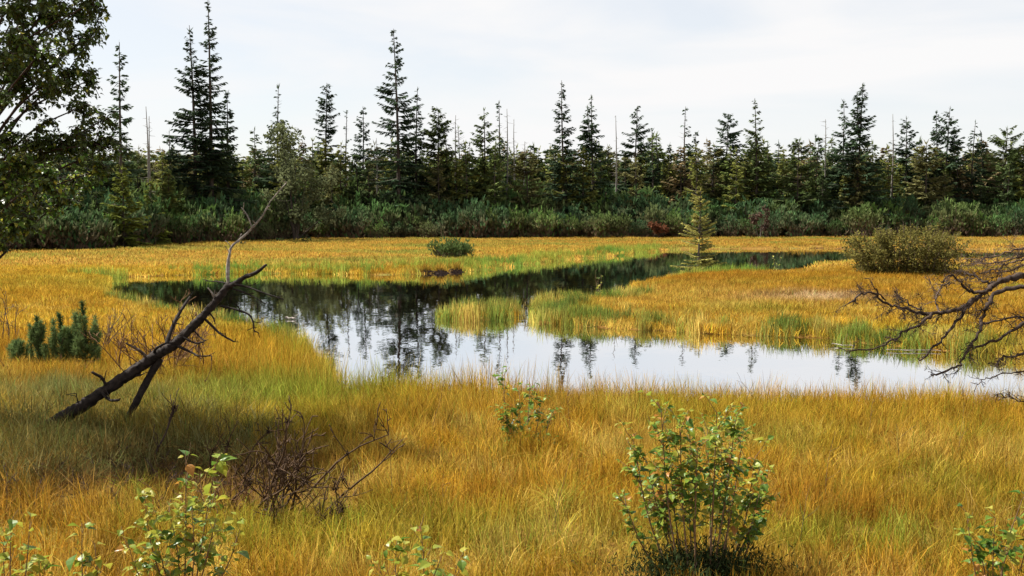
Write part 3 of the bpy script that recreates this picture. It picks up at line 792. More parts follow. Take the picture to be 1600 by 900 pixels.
# mountain pines
def pine_parts(seed, H, R, nshoot, base, L0=0.38, stems=9, brown=0.35):
    rng = np.random.RandomState(seed)
    tb = Tubes()
    Pb, D, Wh, Cc = [], [], [], []
    for i in range(stems):
        a, q = rng.rand() * 6.28, math.sqrt(rng.rand())
        tip = np.array([math.cos(a) * R * q, math.sin(a) * R * q, H * (1 - .45 * q * q) * (.78 + .3 * rng.rand())])
        ln = smooth_line([(tip[0] * .1, tip[1] * .1, -.1), (tip[0] * .6, tip[1] * .6, tip[2] * .3), tip * np.array([.95, .95, .7]), tip], 3)
        tb.add(ln, np.linspace(.05, .012, len(ln)), 5)
        n = nshoot // stems
        s = rng.rand(n) ** .7
        idx = np.minimum((s * (len(ln) - 1)).astype(int), len(ln) - 1)
        st = ln[idx] + rng.randn(n, 3) * np.array([.26, .26, .2]) * R * .75
        st[:, 2] = np.maximum(st[:, 2], .12)
        for j in range(4):
            d = rng.randn(n, 3) * .32 + np.array([0, 0, .95]) + np.stack([st[:, 0], st[:, 1], 0 * st[:, 0]], 1) * .25 / R
            ln_ = L0 * (.6 + .7 * rng.rand(n))
            d = d / np.linalg.norm(d, axis=1)[:, None] * ln_[:, None]
            Pb.append(st + rng.randn(n, 3) * .03); D.append(d); Wh.append(perp(d, rng) * (L0 * .17 * (.7 + .6 * rng.rand(n)))[:, None])
            low = np.clip(1.1 - st[:, 2] / (H * brown * 1.6), 0, 1) * (rng.rand(n) < .75)      # dead brown twigs low on the shrub
            Cc.append(mixc_(np.repeat(np.array(base)[None], n, 0), np.array([[.14, .095, .065]]), low))
    Pb, D, Wh, Cc = map(np.concatenate, (Pb, D, Wh, Cc))
    V, Fq = cards(Pb, D, Wh, .35)
    C = np.repeat(Cc * (.7 + .6 * rng.rand(len(Cc), 1)), 6, 0)
    return mesh_from('crown', V, Fq, M_PINE, C), tb.mesh('stems', M_TWIG)
def put_pine(name, loc, parts, label, cat, group, rz, sc):
    t = thing(name, loc, label, cat, group, rz)
    t.scale = sc
    link('stems', parts[1], t); link('crown', parts[0], t)
    return t
MUGO = [pine_parts(300 + i, 3.0, 1.5, 380, [(0.075, 0.14, 0.055), (0.10, 0.145, 0.046), (0.068, 0.13, 0.056), (0.12, 0.155, 0.06), (0.068, 0.135, 0.042), (0.10, 0.175, 0.044)][i], brown=.5) for i in range(6)]
MUGO_LAB = ['bluish green', 'grey-green', 'dark bluish', 'pale grey-green', 'deep green', 'fresh green']
ROWLAB = ['low %s mountain pine shrub on the meadow side of the thicket', '%s mountain pine shrub just inside the thicket', 'tall %s mountain pine shrub deep in the thicket', 'tallest %s mountain pine at the back of the thicket']
rng = np.random.RandomState(55)
for row, (off, h0, h1_, cnt) in enumerate([(0.6, 1.9, 2.9, 96), (2.6, 2.6, 3.4, 66), (5.0, 3.2, 4.2, 58), (8.0, 3.8, 4.9, 54)]):
    for i in range(cnt):
        px = -230 + 2030 * (i + rng.rand()) / cnt
        if row == 0 and (150 < px < 245 or 255 < px < 275): continue
        d = float(forest_front(px)) + off + (3.2 * rng.rand() - 1.3 if row == 0 else 1.6 * rng.rand())
        x = (px - 800) / F * d
        k = (h0 + (h1_ - h0) * rng.rand()) / 3.0 * (.55 + .65 * rng.rand() if row == 0 else .8 + .35 * rng.rand())
        v = rng.randint(0, 6)
        put_pine('mountain_pine', (x, d, gzp(x, d)), MUGO[v], ROWLAB[row] % MUGO_LAB[v], 'pine shrub', 'mountain pine thicket, row %d kind %d' % (row + 1, v + 1), rng.rand() * 6.28, (k * (.8 + .5 * rng.rand()), k * (.8 + .5 * rng.rand()), k))

# ------------------------------------------------------------------ broadleaf crowns and shrubs
def leaf_cloud(centres, radii, counts, size, base, rng, flat=.35, aspect=.36):
    Pb, D, Wh, Cc = [], [], [], []
    for c, r, n in zip(centres, radii, counts):
        q = rng.randn(n, 3); q /= np.linalg.norm(q, axis=1)[:, None]
        p = np.asarray(c)[None] + q * (np.asarray(r) * (rng.rand(n, 1) ** .45))
        d = rng.randn(n, 3) * .8 + q * .5 + np.array([0, 0, -.25])
        d = d / np.linalg.norm(d, axis=1)[:, None] * (size * (.65 + .7 * rng.rand(n)))[:, None]
        Pb.append(p); D.append(d); Wh.append(perp(d, rng, flat) * np.linalg.norm(d, axis=1)[:, None] * aspect)
        Cc.append(np.repeat((np.asarray(base) * (.8 + .4 * rng.rand()))[None], n, 0))
    Pb, D, Wh, Cc = map(np.concatenate, (Pb, D, Wh, Cc))
    V, Fq = cards(Pb, D, Wh, .2)
    return V, Fq, np.repeat(Cc * (.65 + .7 * rng.rand(len(Cc), 1)), 6, 0)

def willow(name, px, base_d, blobs, size, base, label, cat, n_per, seed, bark=M_BARK, group=None):
    """small broadleaf tree or bush whose crown is a set of leaf clumps on limbs; blobs are px, py, radius px"""
    rng = np.random.RandomState(seed)
    x0 = (px - 800) / F * base_d
    loc = Vector((x0, base_d, gzp(x0, base_d)))
    t = thing(name, loc, label, cat, group)
    tb = Tubes(); cs_, rs, ns = [], [], []
    for bx, by, br in blobs:
        r = br / F * base_d
        c = np.array(W(bx, by, base_d + (rng.rand() - .5) * 2.2 * r)) - np.array(loc)
        ln = smooth_line([(rng.randn() * .06, rng.randn() * .06, -.1), c * np.array([.35, .35, .4]) + rng.randn(3) * .1, c], 4)
        tb.add(ln, np.linspace(.03 + .012 * c[2], .012, len(ln)), 5)
        twigs(tb, ln, .03, rng, 7, r * 1.5, 1, .25, .02, .2, .5)
        for _ in range(5):
            cs_.append(c + rng.randn(3) * r * .5); rs.append(r * (.35 + .3 * rng.rand())); ns.append(n_per // 5)
    link('trunk', tb.mesh('trunk', bark), t)
    V, Fq, C = leaf_cloud(cs_, rs, ns, size, base, rng)
    link('crown', mesh_from('crown', V, Fq, M_LEAFC, C), t)
    return t
willow('willow_tree', 462, 88.5, [(440, 215, 24), (462, 235, 26), (430, 255, 24), (480, 270, 26), (455, 285, 26), (500, 300, 24), (515, 330, 20), (475, 320, 24), (440, 310, 20)], .22, (0.11, 0.125, 0.06), 'grey-green rounded willow tree among the dark spruces', 'willow', 420, 61)
willow('dead_bush', 1029, 93.5, [(1024, 352, 8), (1034, 356, 8), (1028, 362, 9)], .2, (0.11, 0.045, 0.024), 'rust-red withered bush at the foot of the pine thicket', 'bush', 150, 62)
willow('dead_bush', 1187, 94, [(1180, 340, 9), (1190, 335, 9), (1196, 350, 10)], .2, (0.10, 0.065, 0.05), 'brown withered bush under the pine thicket', 'bush', 150, 63)
willow('meadow_bush', 382, 76, [(374, 391, 7), (384, 388, 8), (392, 392, 6)], .14, (0.06, 0.06, 0.035), 'low brownish bush on the meadow under the dead tree tip', 'bush', 160, 64)
willow('meadow_bush', 435, 83, [(434, 381, 5), (437, 377, 4)], .14, (0.09, 0.13, 0.05), 'tiny green bush on the meadow', 'bush', 140, 65)
willow('meadow_bush', 479, 84, [(474, 380, 5), (484, 380, 6)], .14, (0.055, 0.075, 0.035), 'small round dark bush near the willow foot', 'bush', 160, 66)

# low pine on the meadow
pm = pine_parts(340, .9, .75, 420, (0.095, 0.14, 0.045), L0=.16, stems=9, brown=.2)
x0 = P(703, 409).x; y0 = P(703, 409).y
put_pine('mountain_pine', (x0, y0, gzp(x0, y0)), pm, 'lone low green pine shrub on the open orange meadow', 'pine shrub', None, .4, (1.35, 1.2, 1.05))

# young spruce standing on the tongue of land
p = P(1091, 424, .05)
loc = Vector((p.x, p.y, gzp(p.x, p.y)))
H = W(1093, 294, p.y).z - loc.z
t = thing('bog_spruce', loc, 'small sparse spruce alone on the tongue of land in the pond', 'spruce')
c_, t_ = spruce_parts(77, H, 1.12, c0=.04, p=.5, gap=.16, step=.2, nb=5, base=(.27, .25, .07), cs=.42, droop=.05, bend=.015, dense=1.5, r0=.05)
link('trunk', t_, t); link('crown', c_, t)

# big brown-green bush on the tongue of land
rng = np.random.RandomState(88)
p = P(1415, 432, .1)
loc = Vector((p.x, p.y, gzp(p.x, p.y)))
t = thing('birch_bush', loc, 'wide brownish-green dwarf birch bush with many upright stems', 'bush')
tb = Tubes(); cs_, rs, ns = [], [], []
for i in range(110):
    a = (rng.rand() - .5) * 2
    tip = np.array([2.35 * a + rng.randn() * .12, rng.randn() * .65, (1.95 - .55 * abs(a) ** 2.2) * (.55 + .55 * rng.rand())])
    ln = smooth_line([(tip[0] * .75, tip[1] * .4, -.05), (tip[0] * .75, tip[1] * .8, tip[2] * .45), tip], 4)
    tb.add(ln, np.linspace(.014, .004, len(ln)), 4)
    twigs(tb, ln, .008, rng, 5, .4, 1, .25, .0, .5, .3, .6, 3)
    for s in (.25, .5, .75, .95):
        cs_.append(ln[int(s * (len(ln) - 1))]); rs.append(.19); ns.append(36)
V, Fq, C = leaf_cloud(cs_, rs, ns, .075, (.15, .135, .038), rng)
hz = V[:, 2] / 1.9
C = C * 1.0
link('stems', tb.mesh('stems', M_GREYTWIG), t)
link('foliage', mesh_from('foliage', V, Fq, M_LEAFC, C), t)

# ------------------------------------------------------------------ leaf meshes for the near birches
def leaf_shape(name, L, w, fold, droop, mat, seed):
    rng = np.random.RandomState(seed)
    st = np.array([0, .22, .45, .7, 1.0]); hw = np.array([.08, .75, 1.0, .62, .03]) * w
    V, Fq = [], []
    V += [(-.35 * L, 0, .0), (-.35 * L, .0012, 0)]
    for s, h in zip(st, hw):
        z = -droop * s * s * L
        V += [(s * L, h, z + fold * h), (s * L, 0, z), (s * L, -h, z + fold * h * (.8 + .4 * rng.rand()))]
    f = [(0, 1, 3), ]
    for i in range(4):
        b = 2 + i * 3
        f += [(b, b + 1, b + 4, b + 3), (b + 1, b + 2, b + 5, b + 4)]
    return mesh_from(name, V, f, mat, smooth=False)
def leaf_set(L, mats): return [[leaf_shape('leaf', L * k, L * k * .40, f, dr, m_, i) for i, (k, f, dr) in enumerate(((1, .3, .3), (.8, .6, .5), (1.15, .2, .55), (.65, -.3, -.2)))] for m_ in mats]
LEAVES = leaf_set(.047, [M_LEAF, M_LEAFY, M_LEAFO])
def leaf_mx(p, d, rng, sc=1.0):
    d = Vector(d).normalized()
    up = Vector((rng.randn() * .45, rng.randn() * .45, 1.0))
    y = up.cross(d).normalized(); z = d.cross(y)
    m_ = Matrix((d, y, z)).transposed().to_4x4()
    return Matrix.Translation(Vector(p)) @ m_ @ Matrix.Scale(sc, 4)
_cache = {}
def bake_leaves(name, specs, parent):
    V, Fc, mats, mi = [], [], [], []
    off = 0
    for me, mx_ in specs:
        if me.name not in _cache:
            _cache[me.name] = (np.array([v.co[:] for v in me.vertices]), [list(p_.vertices) for p_ in me.polygons])
        co, pls = _cache[me.name]
        if me.materials[0] not in mats: mats.append(me.materials[0])
        k = mats.index(me.materials[0])
        m4 = np.array(mx_)
        V.append(co @ m4[:3, :3].T + m4[:3, 3])
        for pl_ in pls:
            Fc.append([off + i for i in pl_]); mi.append(k)
        off += len(co)
    me = bpy.data.meshes.new(name); me.from_pydata(np.concatenate(V).tolist(), [], Fc)
    for m_ in mats: me.materials.append(m_)
    me.polygons.foreach_set('material_index', mi)
    o = link(name, me, parent); o['kind'] = 'stuff'
    return o
def sapling(name, loc, stems, label, seed, nleaf, ysel=.35, rust=.03, tw=.16, lsc=1.0, ntw=7, s0=.25, group='birch saplings in the near bog', r0=.006, leaf_up=.2, twn=None):
    """birch sapling: each stem its own part, leaves set singly along stems and twigs. stems = list of point lists relative to loc"""
    rng = np.random.RandomState(seed)
    t = thing(name, loc, label, 'birch sapling', group)
    lines, stem_of, stem_obs = [], [], []
    for si_, pts in enumerate(stems):
        tb = Tubes()
        ln = smooth_line(pts, 5)
        tb.add(ln, np.linspace(r0, r0 * .3, len(ln)), 6)
        lines.append((ln, 1.0)); stem_of.append(si_)
        T = np.gradient(ln, axis=0)
        for q in range(ntw):
            s = s0 + (1 - s0) * (q + rng.rand()) / ntw
            i = min(len(ln) - 1, int(s * len(ln)))
            a = rng.rand() * 6.28
            d = np.array([math.cos(a), math.sin(a), .55 + .5 * rng.rand()]) + T[i] / (np.linalg.norm(T[i]) + 1e-9) * .4
            tl = wiggle(ln[i], d, tw * (.5 + .8 * rng.rand()) * (1.25 - .6 * s), 4, rng, .16, .03)
            tb.add(tl, np.linspace(r0 * .38, r0 * .18, len(tl)), 4)
            lines.append((tl, .9)); stem_of.append(si_)
        stem_obs.append(link('stem', tb.mesh('stem', M_STEM), t))
    tot = sum(len(l_) * w for l_, w in lines)
    specs, owner = [], []
    lens = np.array([np.sum(np.linalg.norm(np.diff(l_, axis=0), axis=1)) * (1.6 if len(l_) == 5 else .55) for l_, w in lines])
    pick = rng.choice(len(lines), nleaf, p=lens / lens.sum())
    for li in pick:
        ln, _ = lines[li]
        lo = 0.12 if len(ln) == 5 else s0
        s = lo + (1 - lo) * rng.rand()
        fi = s * (len(ln) - 1); i = int(min(fi, len(ln) - 2)); p_ = ln[i] + (ln[i + 1] - ln[i]) * (fi - i)
        a = rng.rand() * 6.28
        d = np.array([math.cos(a), math.sin(a), leaf_up + .45 * rng.randn()])
        k = 0 if rng.rand() > ysel * (.4 + 1.2 * s) else 1
        if rng.rand() < rust: k = 2
        me = LEAVES[k][rng.randint(0, 4)]
        dn = d / np.linalg.norm(d)
        sc_ = lsc * (.65 + .6 * rng.rand()) * (1.1 - .35 * s)
        specs.append((me, leaf_mx(p_ + dn * .016 * sc_, d, rng, sc_))); owner.append(stem_obs[stem_of[li]])
    for (me, mx_), ow in zip(specs[:290], owner):
        o = link('leaf', me, ow); o.matrix_local = mx_
    if len(specs) > 290: bake_leaves('leaves', specs[290:], t)
    return t
def near(px, py, z=None):                    # base point on the near ground
    p = P(px, py, .1)
    return Vector((p.x, p.y, gzp(p.x, p.y)))
def rel(loc, px, py, dy=0.0):
    return np.array(W(px, py, loc.y + dy)) - np.array(loc)

# the big birch shrub in the sedge
rng = np.random.RandomState(5)
loc = near(1095, 928)
tips = [(990, 690), (1000, 760), (1010, 720), (1033, 640), (1045, 690), (1062, 660), (1078, 680), (1090, 700), (1105, 670), (1120, 645), (1150, 650), (1158, 700), (1180, 715), (1190, 760), (1035, 770), (1130, 720), (1075, 740), (978, 790), (1185, 790), (1140, 775)]
stems = []
for i, (tx, ty) in enumerate(tips):
    dy = rng.randn() * .22
    tip = rel(loc, tx, ty, dy)
    b = np.array([tip[0] * .35 + rng.randn() * .03, dy * .35, -.05])
    stems.append([b, b * .5 + tip * .5 + np.array([tip[0] * .10, 0, .02]), tip])
sapling('birch_shrub', loc, stems, 'bushy green birch shrub with many reddish stems in the orange sedge', 15, 2100, ysel=.46, rust=.04, tw=.24, ntw=8, s0=.46, group=None, r0=.0075, lsc=1.16)
# heather-like skirt at its foot, coloured near black to deepen the shrub's shadow
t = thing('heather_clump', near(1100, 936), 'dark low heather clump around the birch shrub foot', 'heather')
tb = Tubes()
for i in range(90):
    a = rng.randn(2) * np.array([.20, .12])
    ln = wiggle((a[0], a[1], -.03), (a[0] * 1.2 + rng.randn() * .25, a[1] + rng.randn() * .25, 1), .18 + .16 * rng.rand(), 4, rng, .2)
    tb.add(ln, np.linspace(.003, .0012, len(ln)), 3)
link('stems', tb.mesh('stems', M_BLACKTWIG), t)
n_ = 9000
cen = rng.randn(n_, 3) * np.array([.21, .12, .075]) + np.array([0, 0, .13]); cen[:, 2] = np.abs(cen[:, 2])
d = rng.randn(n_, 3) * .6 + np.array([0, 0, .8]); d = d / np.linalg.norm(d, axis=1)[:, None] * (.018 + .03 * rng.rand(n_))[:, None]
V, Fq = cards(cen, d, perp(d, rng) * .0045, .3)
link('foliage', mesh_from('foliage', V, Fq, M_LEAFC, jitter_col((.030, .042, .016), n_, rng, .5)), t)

# slim birch half way to the water
loc = near(815, 722)
stems = []
for i, (tx, ty) in enumerate([(785, 590), (800, 640), (828, 598), (845, 625), (855, 690), (790, 655), (862, 645), (812, 620)]):
    dy = rng.randn() * .15
    tip = rel(loc, tx, ty, dy); b = np.array([tip[0] * .3, dy * .3, -.05])
    stems.append([b, b * .5 + tip * .5 + np.array([tip[0] * .12, 0, 0]), tip])
sapling('birch_sapling', loc, stems, 'slim grey-green birch sapling with tips reaching over the pond edge', 16, 270, ysel=.25, tw=.24, ntw=6, s0=.3, lsc=1.5, r0=.008)
# foreground saplings
def fg(px, base_py, tips, label, seed, nleaf, **kw):
    loc = near(px, base_py)
    r_ = np.random.RandomState(seed)
    st = []
    for (tx, ty) in tips:
        dy = r_.randn() * .12
        tip = rel(loc, tx, ty, dy); b = np.array([tip[0] * .25, dy * .3, -.05])
        st.append([b, b * .45 + tip * .55 + np.array([tip[0] * .08 + r_.randn() * .02, 0, 0]), tip])
    return sapling('birch_sapling', loc, st, label, seed, nleaf, **kw)
fg(285, 960, [(290, 705), (225, 765), (335, 735), (240, 830), (340, 800), (200, 850), (375, 830), (300, 800), (265, 800)], 'leafy yellow-green birch sapling with one tall shoot by dark twigs', 41, 420, ysel=.75, tw=.17, ntw=6, s0=.25, lsc=1.5)
fg(130, 1000, [(128, 818), (148, 850)], 'thin birch shoot with broad leaves beside the leafy sapling', 42, 26, ysel=.9, tw=.1, ntw=3, s0=.45, lsc=1.9)
fg(25, 1000, [(18, 812), (47, 815), (5, 850), (60, 870)], 'cluster of thin yellow-green birch shoots beside shaded sedge', 43, 80, ysel=.9, tw=.12, ntw=4, s0=.4, lsc=1.5)
fg(650, 980, [(657, 822), (620, 845), (690, 870), (590, 880), (715, 880)], 'low birch seedling with pale leaves in the open orange sedge', 44, 90, ysel=.7, tw=.13, ntw=4, s0=.45, lsc=1.5)
fg(1550, 960, [(1510, 800), (1555, 810), (1597, 780), (1580, 830), (1530, 850), (1610, 820)], 'glossy green birch sapling under the dead grey boughs', 45, 170, ysel=.4, tw=.15, ntw=5, s0=.35, lsc=1.5)
for i, (px, by, ty, lab) in enumerate([(935, 462, 424, 'tiny pale-leaved birch seedling on the pond bank tip'), (1214, 425, 402, 'tiny pale birch seedling by the channel')]):
    p = P(px, by, .05); loc = Vector((p.x, p.y, gzp(p.x, p.y)))
    tips = [(px - 5, ty), (px + 5, ty + 5), (px, ty + 8)]
    r_ = np.random.RandomState(50 + i)
    st = []
    for tx, ty_ in tips:
        tip = rel(loc, tx, ty_, r_.randn() * .1)
        st.append([(0, 0, -.05), tip * .5, tip])
    sapling('birch_sapling', loc, st, lab, 60 + i, 26, ysel=.9, tw=.25, ntw=3, s0=.3, lsc=1.9, r0=.008)

# ------------------------------------------------------------------ broadleaf tree overhanging the bog
rng = np.random.RandomState(12)
TD = 12.4
x0 = (-60 - 800) / F * TD
loc = Vector((x0, TD, gzp(x0, TD)))
t = thing('broadleaf_tree', loc, 'dark leafy birch tree hanging its boughs over the bog', 'tree')
tb = Tubes()
base_line = smooth_line([(0, 0, -.2), (.08, .05, 1.3), (.02, .15, 2.8), (.25, .2, 4.4), (.2, .1, 6.2), (.3, .1, 7.4)], 5)
tb.add(base_line, np.linspace(.13, .02, len(base_line)), 10, .08, rng)
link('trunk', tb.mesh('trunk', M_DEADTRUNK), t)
BL = [(25, 20, 55), (80, 35, 48), (120, 20, 32), (128, 62, 30), (60, 85, 44), (108, 108, 36), (20, 80, 44), (20, 120, 34), (150, 55, 14), (140, 125, 24), (85, 135, 26), (130, 165, 28), (165, 185, 20), (60, 225, 36), (105, 225, 36), (145, 225, 30), (180, 225, 18),
      (25, 255, 38), (70, 275, 36), (120, 275, 30), (155, 265, 20), (20, 310, 36), (55, 320, 30), (95, 310, 24), (10, 355, 26), (45, 350, 18), (140, 5, 22), (5, 220, 26),
      (60, -60, 60), (120, -70, 40), (0, -130, 70), (80, -150, 60), (-80, -40, 80), (-120, 80, 80), (-90, 200, 80), (-140, -180, 90), (-40, -260, 80), (60, -240, 60), (-160, -320, 80), (-240, -60, 90), (-260, 120, 80), (-250, -240, 80), (-60, 300, 50), (8, 325, 30), (32, 335, 26), (5, 285, 30), (40, 300, 24)]
specs = []
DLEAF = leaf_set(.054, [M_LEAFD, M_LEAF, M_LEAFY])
for bi, (bx, by, br) in enumerate(BL):
    dd = TD + rng.randn() * .8 if bx < 0 or by < 0 else TD - .3 + rng.randn() * .7
    r = br / F * dd
    c = np.array(W(bx, by, dd)) - np.array(loc)
    zs = np.clip(c[2] * .72 - .2 + rng.randn() * .1, .8, 6.8)
    i0 = int(np.argmin(abs(base_line[:, 2] - zs)))
    tb = Tubes()
    ln = smooth_line([base_line[i0], base_line[i0] * .5 + c * .5 + np.array([0, 0, .12 + .15 * rng.rand()]) + rng.randn(3) * .08, c], 5)
    tb.add(ln, np.linspace(.02, .006, len(ln)), 6)
    ends = [ln]
    for q in range(13):
        i = rng.randint(len(ln) // 2, len(ln))
        d = rng.randn(3) + np.array([.15, 0, .1])
        tl = wiggle(ln[i] if q < 4 else c, d, r * (.8 + .5 * rng.rand()), 5, rng, .25, -.05)
        tb.add(tl, np.linspace(.007, .0025, len(tl)), 4)
        ends.append(tl)
        for _ in range(3):
            tl2 = wiggle(tl[rng.randint(1, 6)], rng.randn(3) + np.array([0, 0, -.1]), r * .5, 4, rng, .25, -.06)
            tb.add(tl2, np.linspace(.004, .002, len(tl2)), 3)
            ends.append(tl2)
    limb_ob = link('limb', tb.mesh('limb', M_BLACKTWIG), t)
    vis = bx > -30 and by > -30
    nl = int(800 * (br / 40) ** 2 * (1 if vis else .5))
    for _ in range(nl):
        e = ends[rng.randint(1, len(ends))]
        s = rng.rand() * (len(e) - 1); i = int(min(s, len(e) - 2))
        p_ = e[i] + (e[i + 1] - e[i]) * (s - i)
        a = rng.rand() * 6.28
        d = np.array([math.cos(a), math.sin(a), -.35 + .5 * rng.randn()])
        k = rng.choice([0, 1, 2], p=[.84, .13, .03] if by < 230 else [.6, .25, .15])  # lower clumps get more pale leaves, painting in their sunlit look
        sc_ = .7 + .5 * rng.rand()
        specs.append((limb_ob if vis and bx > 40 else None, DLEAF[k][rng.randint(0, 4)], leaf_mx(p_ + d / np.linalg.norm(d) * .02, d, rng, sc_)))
front = [s_ for s_ in specs if s_[0]]
sel = set(rng.choice(len(front), 290, replace=False).tolist())
rest = [s_[1:] for s_ in specs if not s_[0]]
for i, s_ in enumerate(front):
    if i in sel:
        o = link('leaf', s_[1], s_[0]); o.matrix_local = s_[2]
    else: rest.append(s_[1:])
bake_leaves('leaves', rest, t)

# ------------------------------------------------------------------ leaning dead tree
rng = np.random.RandomState(3)
DT = P(60, 676, .1).y
base = P(60, 676, .1)
loc = Vector((base.x, base.y, gzp(base.x, base.y)))
t = thing('leaning_dead_tree', loc, 'dark dead tree trunk leaning over the grass with bleached tip', 'dead tree')
def pl(L, d0=0.0, d1=0.0):
    n_ = len(L)
    return [np.array(W(px, py, DT + d0 + (d1 - d0) * i / max(1, n_ - 1))) - np.array(loc) for i, (px, py) in enumerate(L)]
def pr(px_, ): return px_ / F * DT
def part_tube(name, pts, r0, r1, mat, sides=8, rough=.12, tw_=0, tl=.2, mid=5, mr=.005):
    tb = Tubes()
    ln = smooth_line(pts, mid)
    tb.add(ln, np.linspace(r0, r1, len(ln)), sides, rough, rng)
    if tw_: twigs(tb, ln, min(r1 * 1.2, .02), rng, tw_, tl, 1, .3, 0, 0, .2, 1.0, 5, mr)
    return link(name, tb.mesh(name, mat), t)
part_tube('trunk', pl([(30, 692), (90, 657), (130, 633), (200, 586), (241, 557), (272, 538), (310, 501), (336, 473), (357, 445)], 0, .5), pr(10.5), pr(5.2), M_DEADTRUNK, 18, .22, 10, .16, mid=14)
part_tube('bleached_tip', pl([(357, 446), (356, 419), (359, 395), (364, 383), (387, 364), (411, 336), (422, 315), (448, 285)], .5, .75), pr(3.0), pr(.6), M_PALEWOOD, 8, .25, 12, .15, mid=2)
part_tube('limb', pl([(355, 448), (368, 443), (385, 432), (400, 426), (416, 414)], .5, .4), pr(5.5), pr(2), M_DEADTRUNK, 8, .2, 2, .1)
for L, a, b, r0, r1, mt, nt in [
        ([(394, 357), (387, 338), (377, 324)], .65, .7, 1.5, .8, M_PALEWOOD, 0), ([(366, 444), (389, 449), (407, 456), (443, 468)], .45, .2, 2.0, .8, M_DEADTRUNK, 1), ([(360, 450), (389, 460), (411, 473)], .5, .3, 1.6, .6, M_DEADTRUNK, 1),
        ([(357, 443), (340, 440), (321, 439)], .5, .75, 1.5, .6, M_DEADTRUNK, 0), ([(337, 472), (331, 458), (325, 450)], .45, .4, 2.2, .9, M_PALEWOOD, 0), ([(344, 478), (370, 484), (389, 492), (396, 505), (397, 516), (404, 520)], .42, .15, 1.9, .9, M_DEADTRUNK, 5),
        ([(319, 497), (340, 518), (353, 527), (366, 534)], .4, .1, 2.2, 1.2, M_DEADTRUNK, 4), ([(272, 538), (302, 552), (310, 556), (331, 556)], .3, .1, 2.2, 1.0, M_DEADTRUNK, 4), ([(258, 545), (269, 512), (280, 490), (297, 464)], .3, .75, 4.0, 2.2, M_DEADTRUNK, 5),
        ([(241, 556), (243, 546), (257, 537), (272, 535)], .25, .1, 2.6, 1.6, M_DEADTRUNK, 0), ([(232, 563), (222, 551), (209, 543), (197, 536)], .25, .1, 3.0, 1.6, M_GREYTWIG, 2), ([(168, 612), (164, 598), (156, 588), (144, 582)], .15, .0, 2.8, 2.0, M_DEADTRUNK, 0),
        ([(160, 614), (172, 625), (186, 625)], .1, -.1, 2.6, 2.0, M_DEADTRUNK, 2), ([(125, 637), (121, 625), (119, 615)], .1, .05, 1.6, .8, M_DEADTRUNK, 0), ([(285, 526), (305, 536), (318, 534)], .3, .2, 1.8, 1.2, M_DEADTRUNK, 2),
        ([(300, 511), (312, 527), (322, 533)], .35, .2, 1.2, .7, M_DEADTRUNK, 2), ([(326, 487), (334, 498), (336, 506)], .4, .3, 1.5, .9, M_DEADTRUNK, 0), ([(205, 585), (217, 587), (226, 583)], .2, .1, 1.8, .9, M_DEADTRUNK, 0), ([(331, 556), (330, 575), (321, 597)], .1, .05, .7, .4, M_REDTWIG, 0)]:
    part_tube('dead_branch', pl(L, a, b), pr(r0), pr(r1), mt, 6, .25, nt + 2, .14, 4)
pe = P(194, 672, .1)
part_tube('prop_branch', [np.array(W(250, 560, DT + .28)) - np.array(loc), np.array(W(231, 593, DT + .25)) - np.array(loc), np.array(W(214, 626, DT + .2)) - np.array(loc), np.array(W(199, 656, DT + .2)) - np.array(loc), np.array((pe.x - .02, DT + .2, -.08)) - np.array((loc.x, loc.y, 0))], pr(6.5), pr(5), M_DEADTRUNK, 8, .15, mid=4)

# ------------------------------------------------------------------ brush and dead twigs on the near bog
def brush(name, loc, label, cat, n_, h, spread, mat, seed, lean=(0, 0), r=.006, nt=6, depth=2, tufts=0, tuftcol=(.03, .02, .015), group=None, curl=.22, wide=.3):
    rng = np.random.RandomState(seed)
    t = thing(name, loc, label, cat, group)
    Pb = []
    for i in range(n_):
        tb = Tubes()
        a = rng.rand() * 6.28
        d = np.array([math.cos(a) * spread + lean[0], math.sin(a) * spread + lean[1], 1.0])
        ln = wiggle((rng.randn() * wide * .3, rng.randn() * wide * .3, -.05), d, h * (.6 + .55 * rng.rand()), 8, rng, curl)
        tb.add(ln, np.linspace(r, r * .35, len(ln)), 5, .15, rng)
        twigs(tb, ln, r * .8, rng, nt, h * .45, depth, .3, 0, .5, .2, .9, 4, max(.0016, r * .38))
        link('stem', tb.mesh('stem', mat), t)
        Pb += [ln[-1], ln[-2], ln[5]]
    if tufts:
        Pb = np.array(Pb)[rng.choice(len(Pb), tufts)]
        pp = np.repeat(Pb, 14, 0) + rng.randn(tufts * 14, 3) * .008
        d = rng.randn(len(pp), 3) * .026
        V, Fq = cards(pp, d, perp(d, rng) * .005, .3)
        link('withered_leaves', mesh_from('withered_leaves', V, Fq, M_LEAFC, jitter_col(tuftcol, len(pp), rng, .4)), t)
    return t
brush('dead_brush', near(430, 800), 'black branching dead twigs fanning out of the sedge', 'dead twigs', 12, .98, .5, M_BRUSH, 201, (.3, 0), .013, 7, 2, 8, wide=.7)
brush('dead_brush', near(355, 762), 'dark bowed twig with a withered tip near the fanned dead twigs', 'dead twigs', 4, .7, .3, M_BRUSH, 202, (.7, 0), .011, 5, 2, 4)
brush('dead_brush', near(480, 835), 'low dark twigs bent over at the foot of fanned dead twigs', 'dead twigs', 6, .5, .5, M_BRUSH, 203, (.4, 0), .010, 6, 2, 6, wide=.5)
brush('dead_brush', near(390, 800), 'reddish brown tangle of fine dead twigs among the dark twigs', 'dead twigs', 12, .45, .9, M_REDTWIG, 204, (0, 0), .008, 8, 2, wide=.8)
brush('dead_sapling', near(231, 738), 'upright black dead seedling with drooping shrivelled head', 'dead twigs', 1, .62, .03, M_BLACKTWIG, 205, (0, 0), .014, 10, 1, 4)
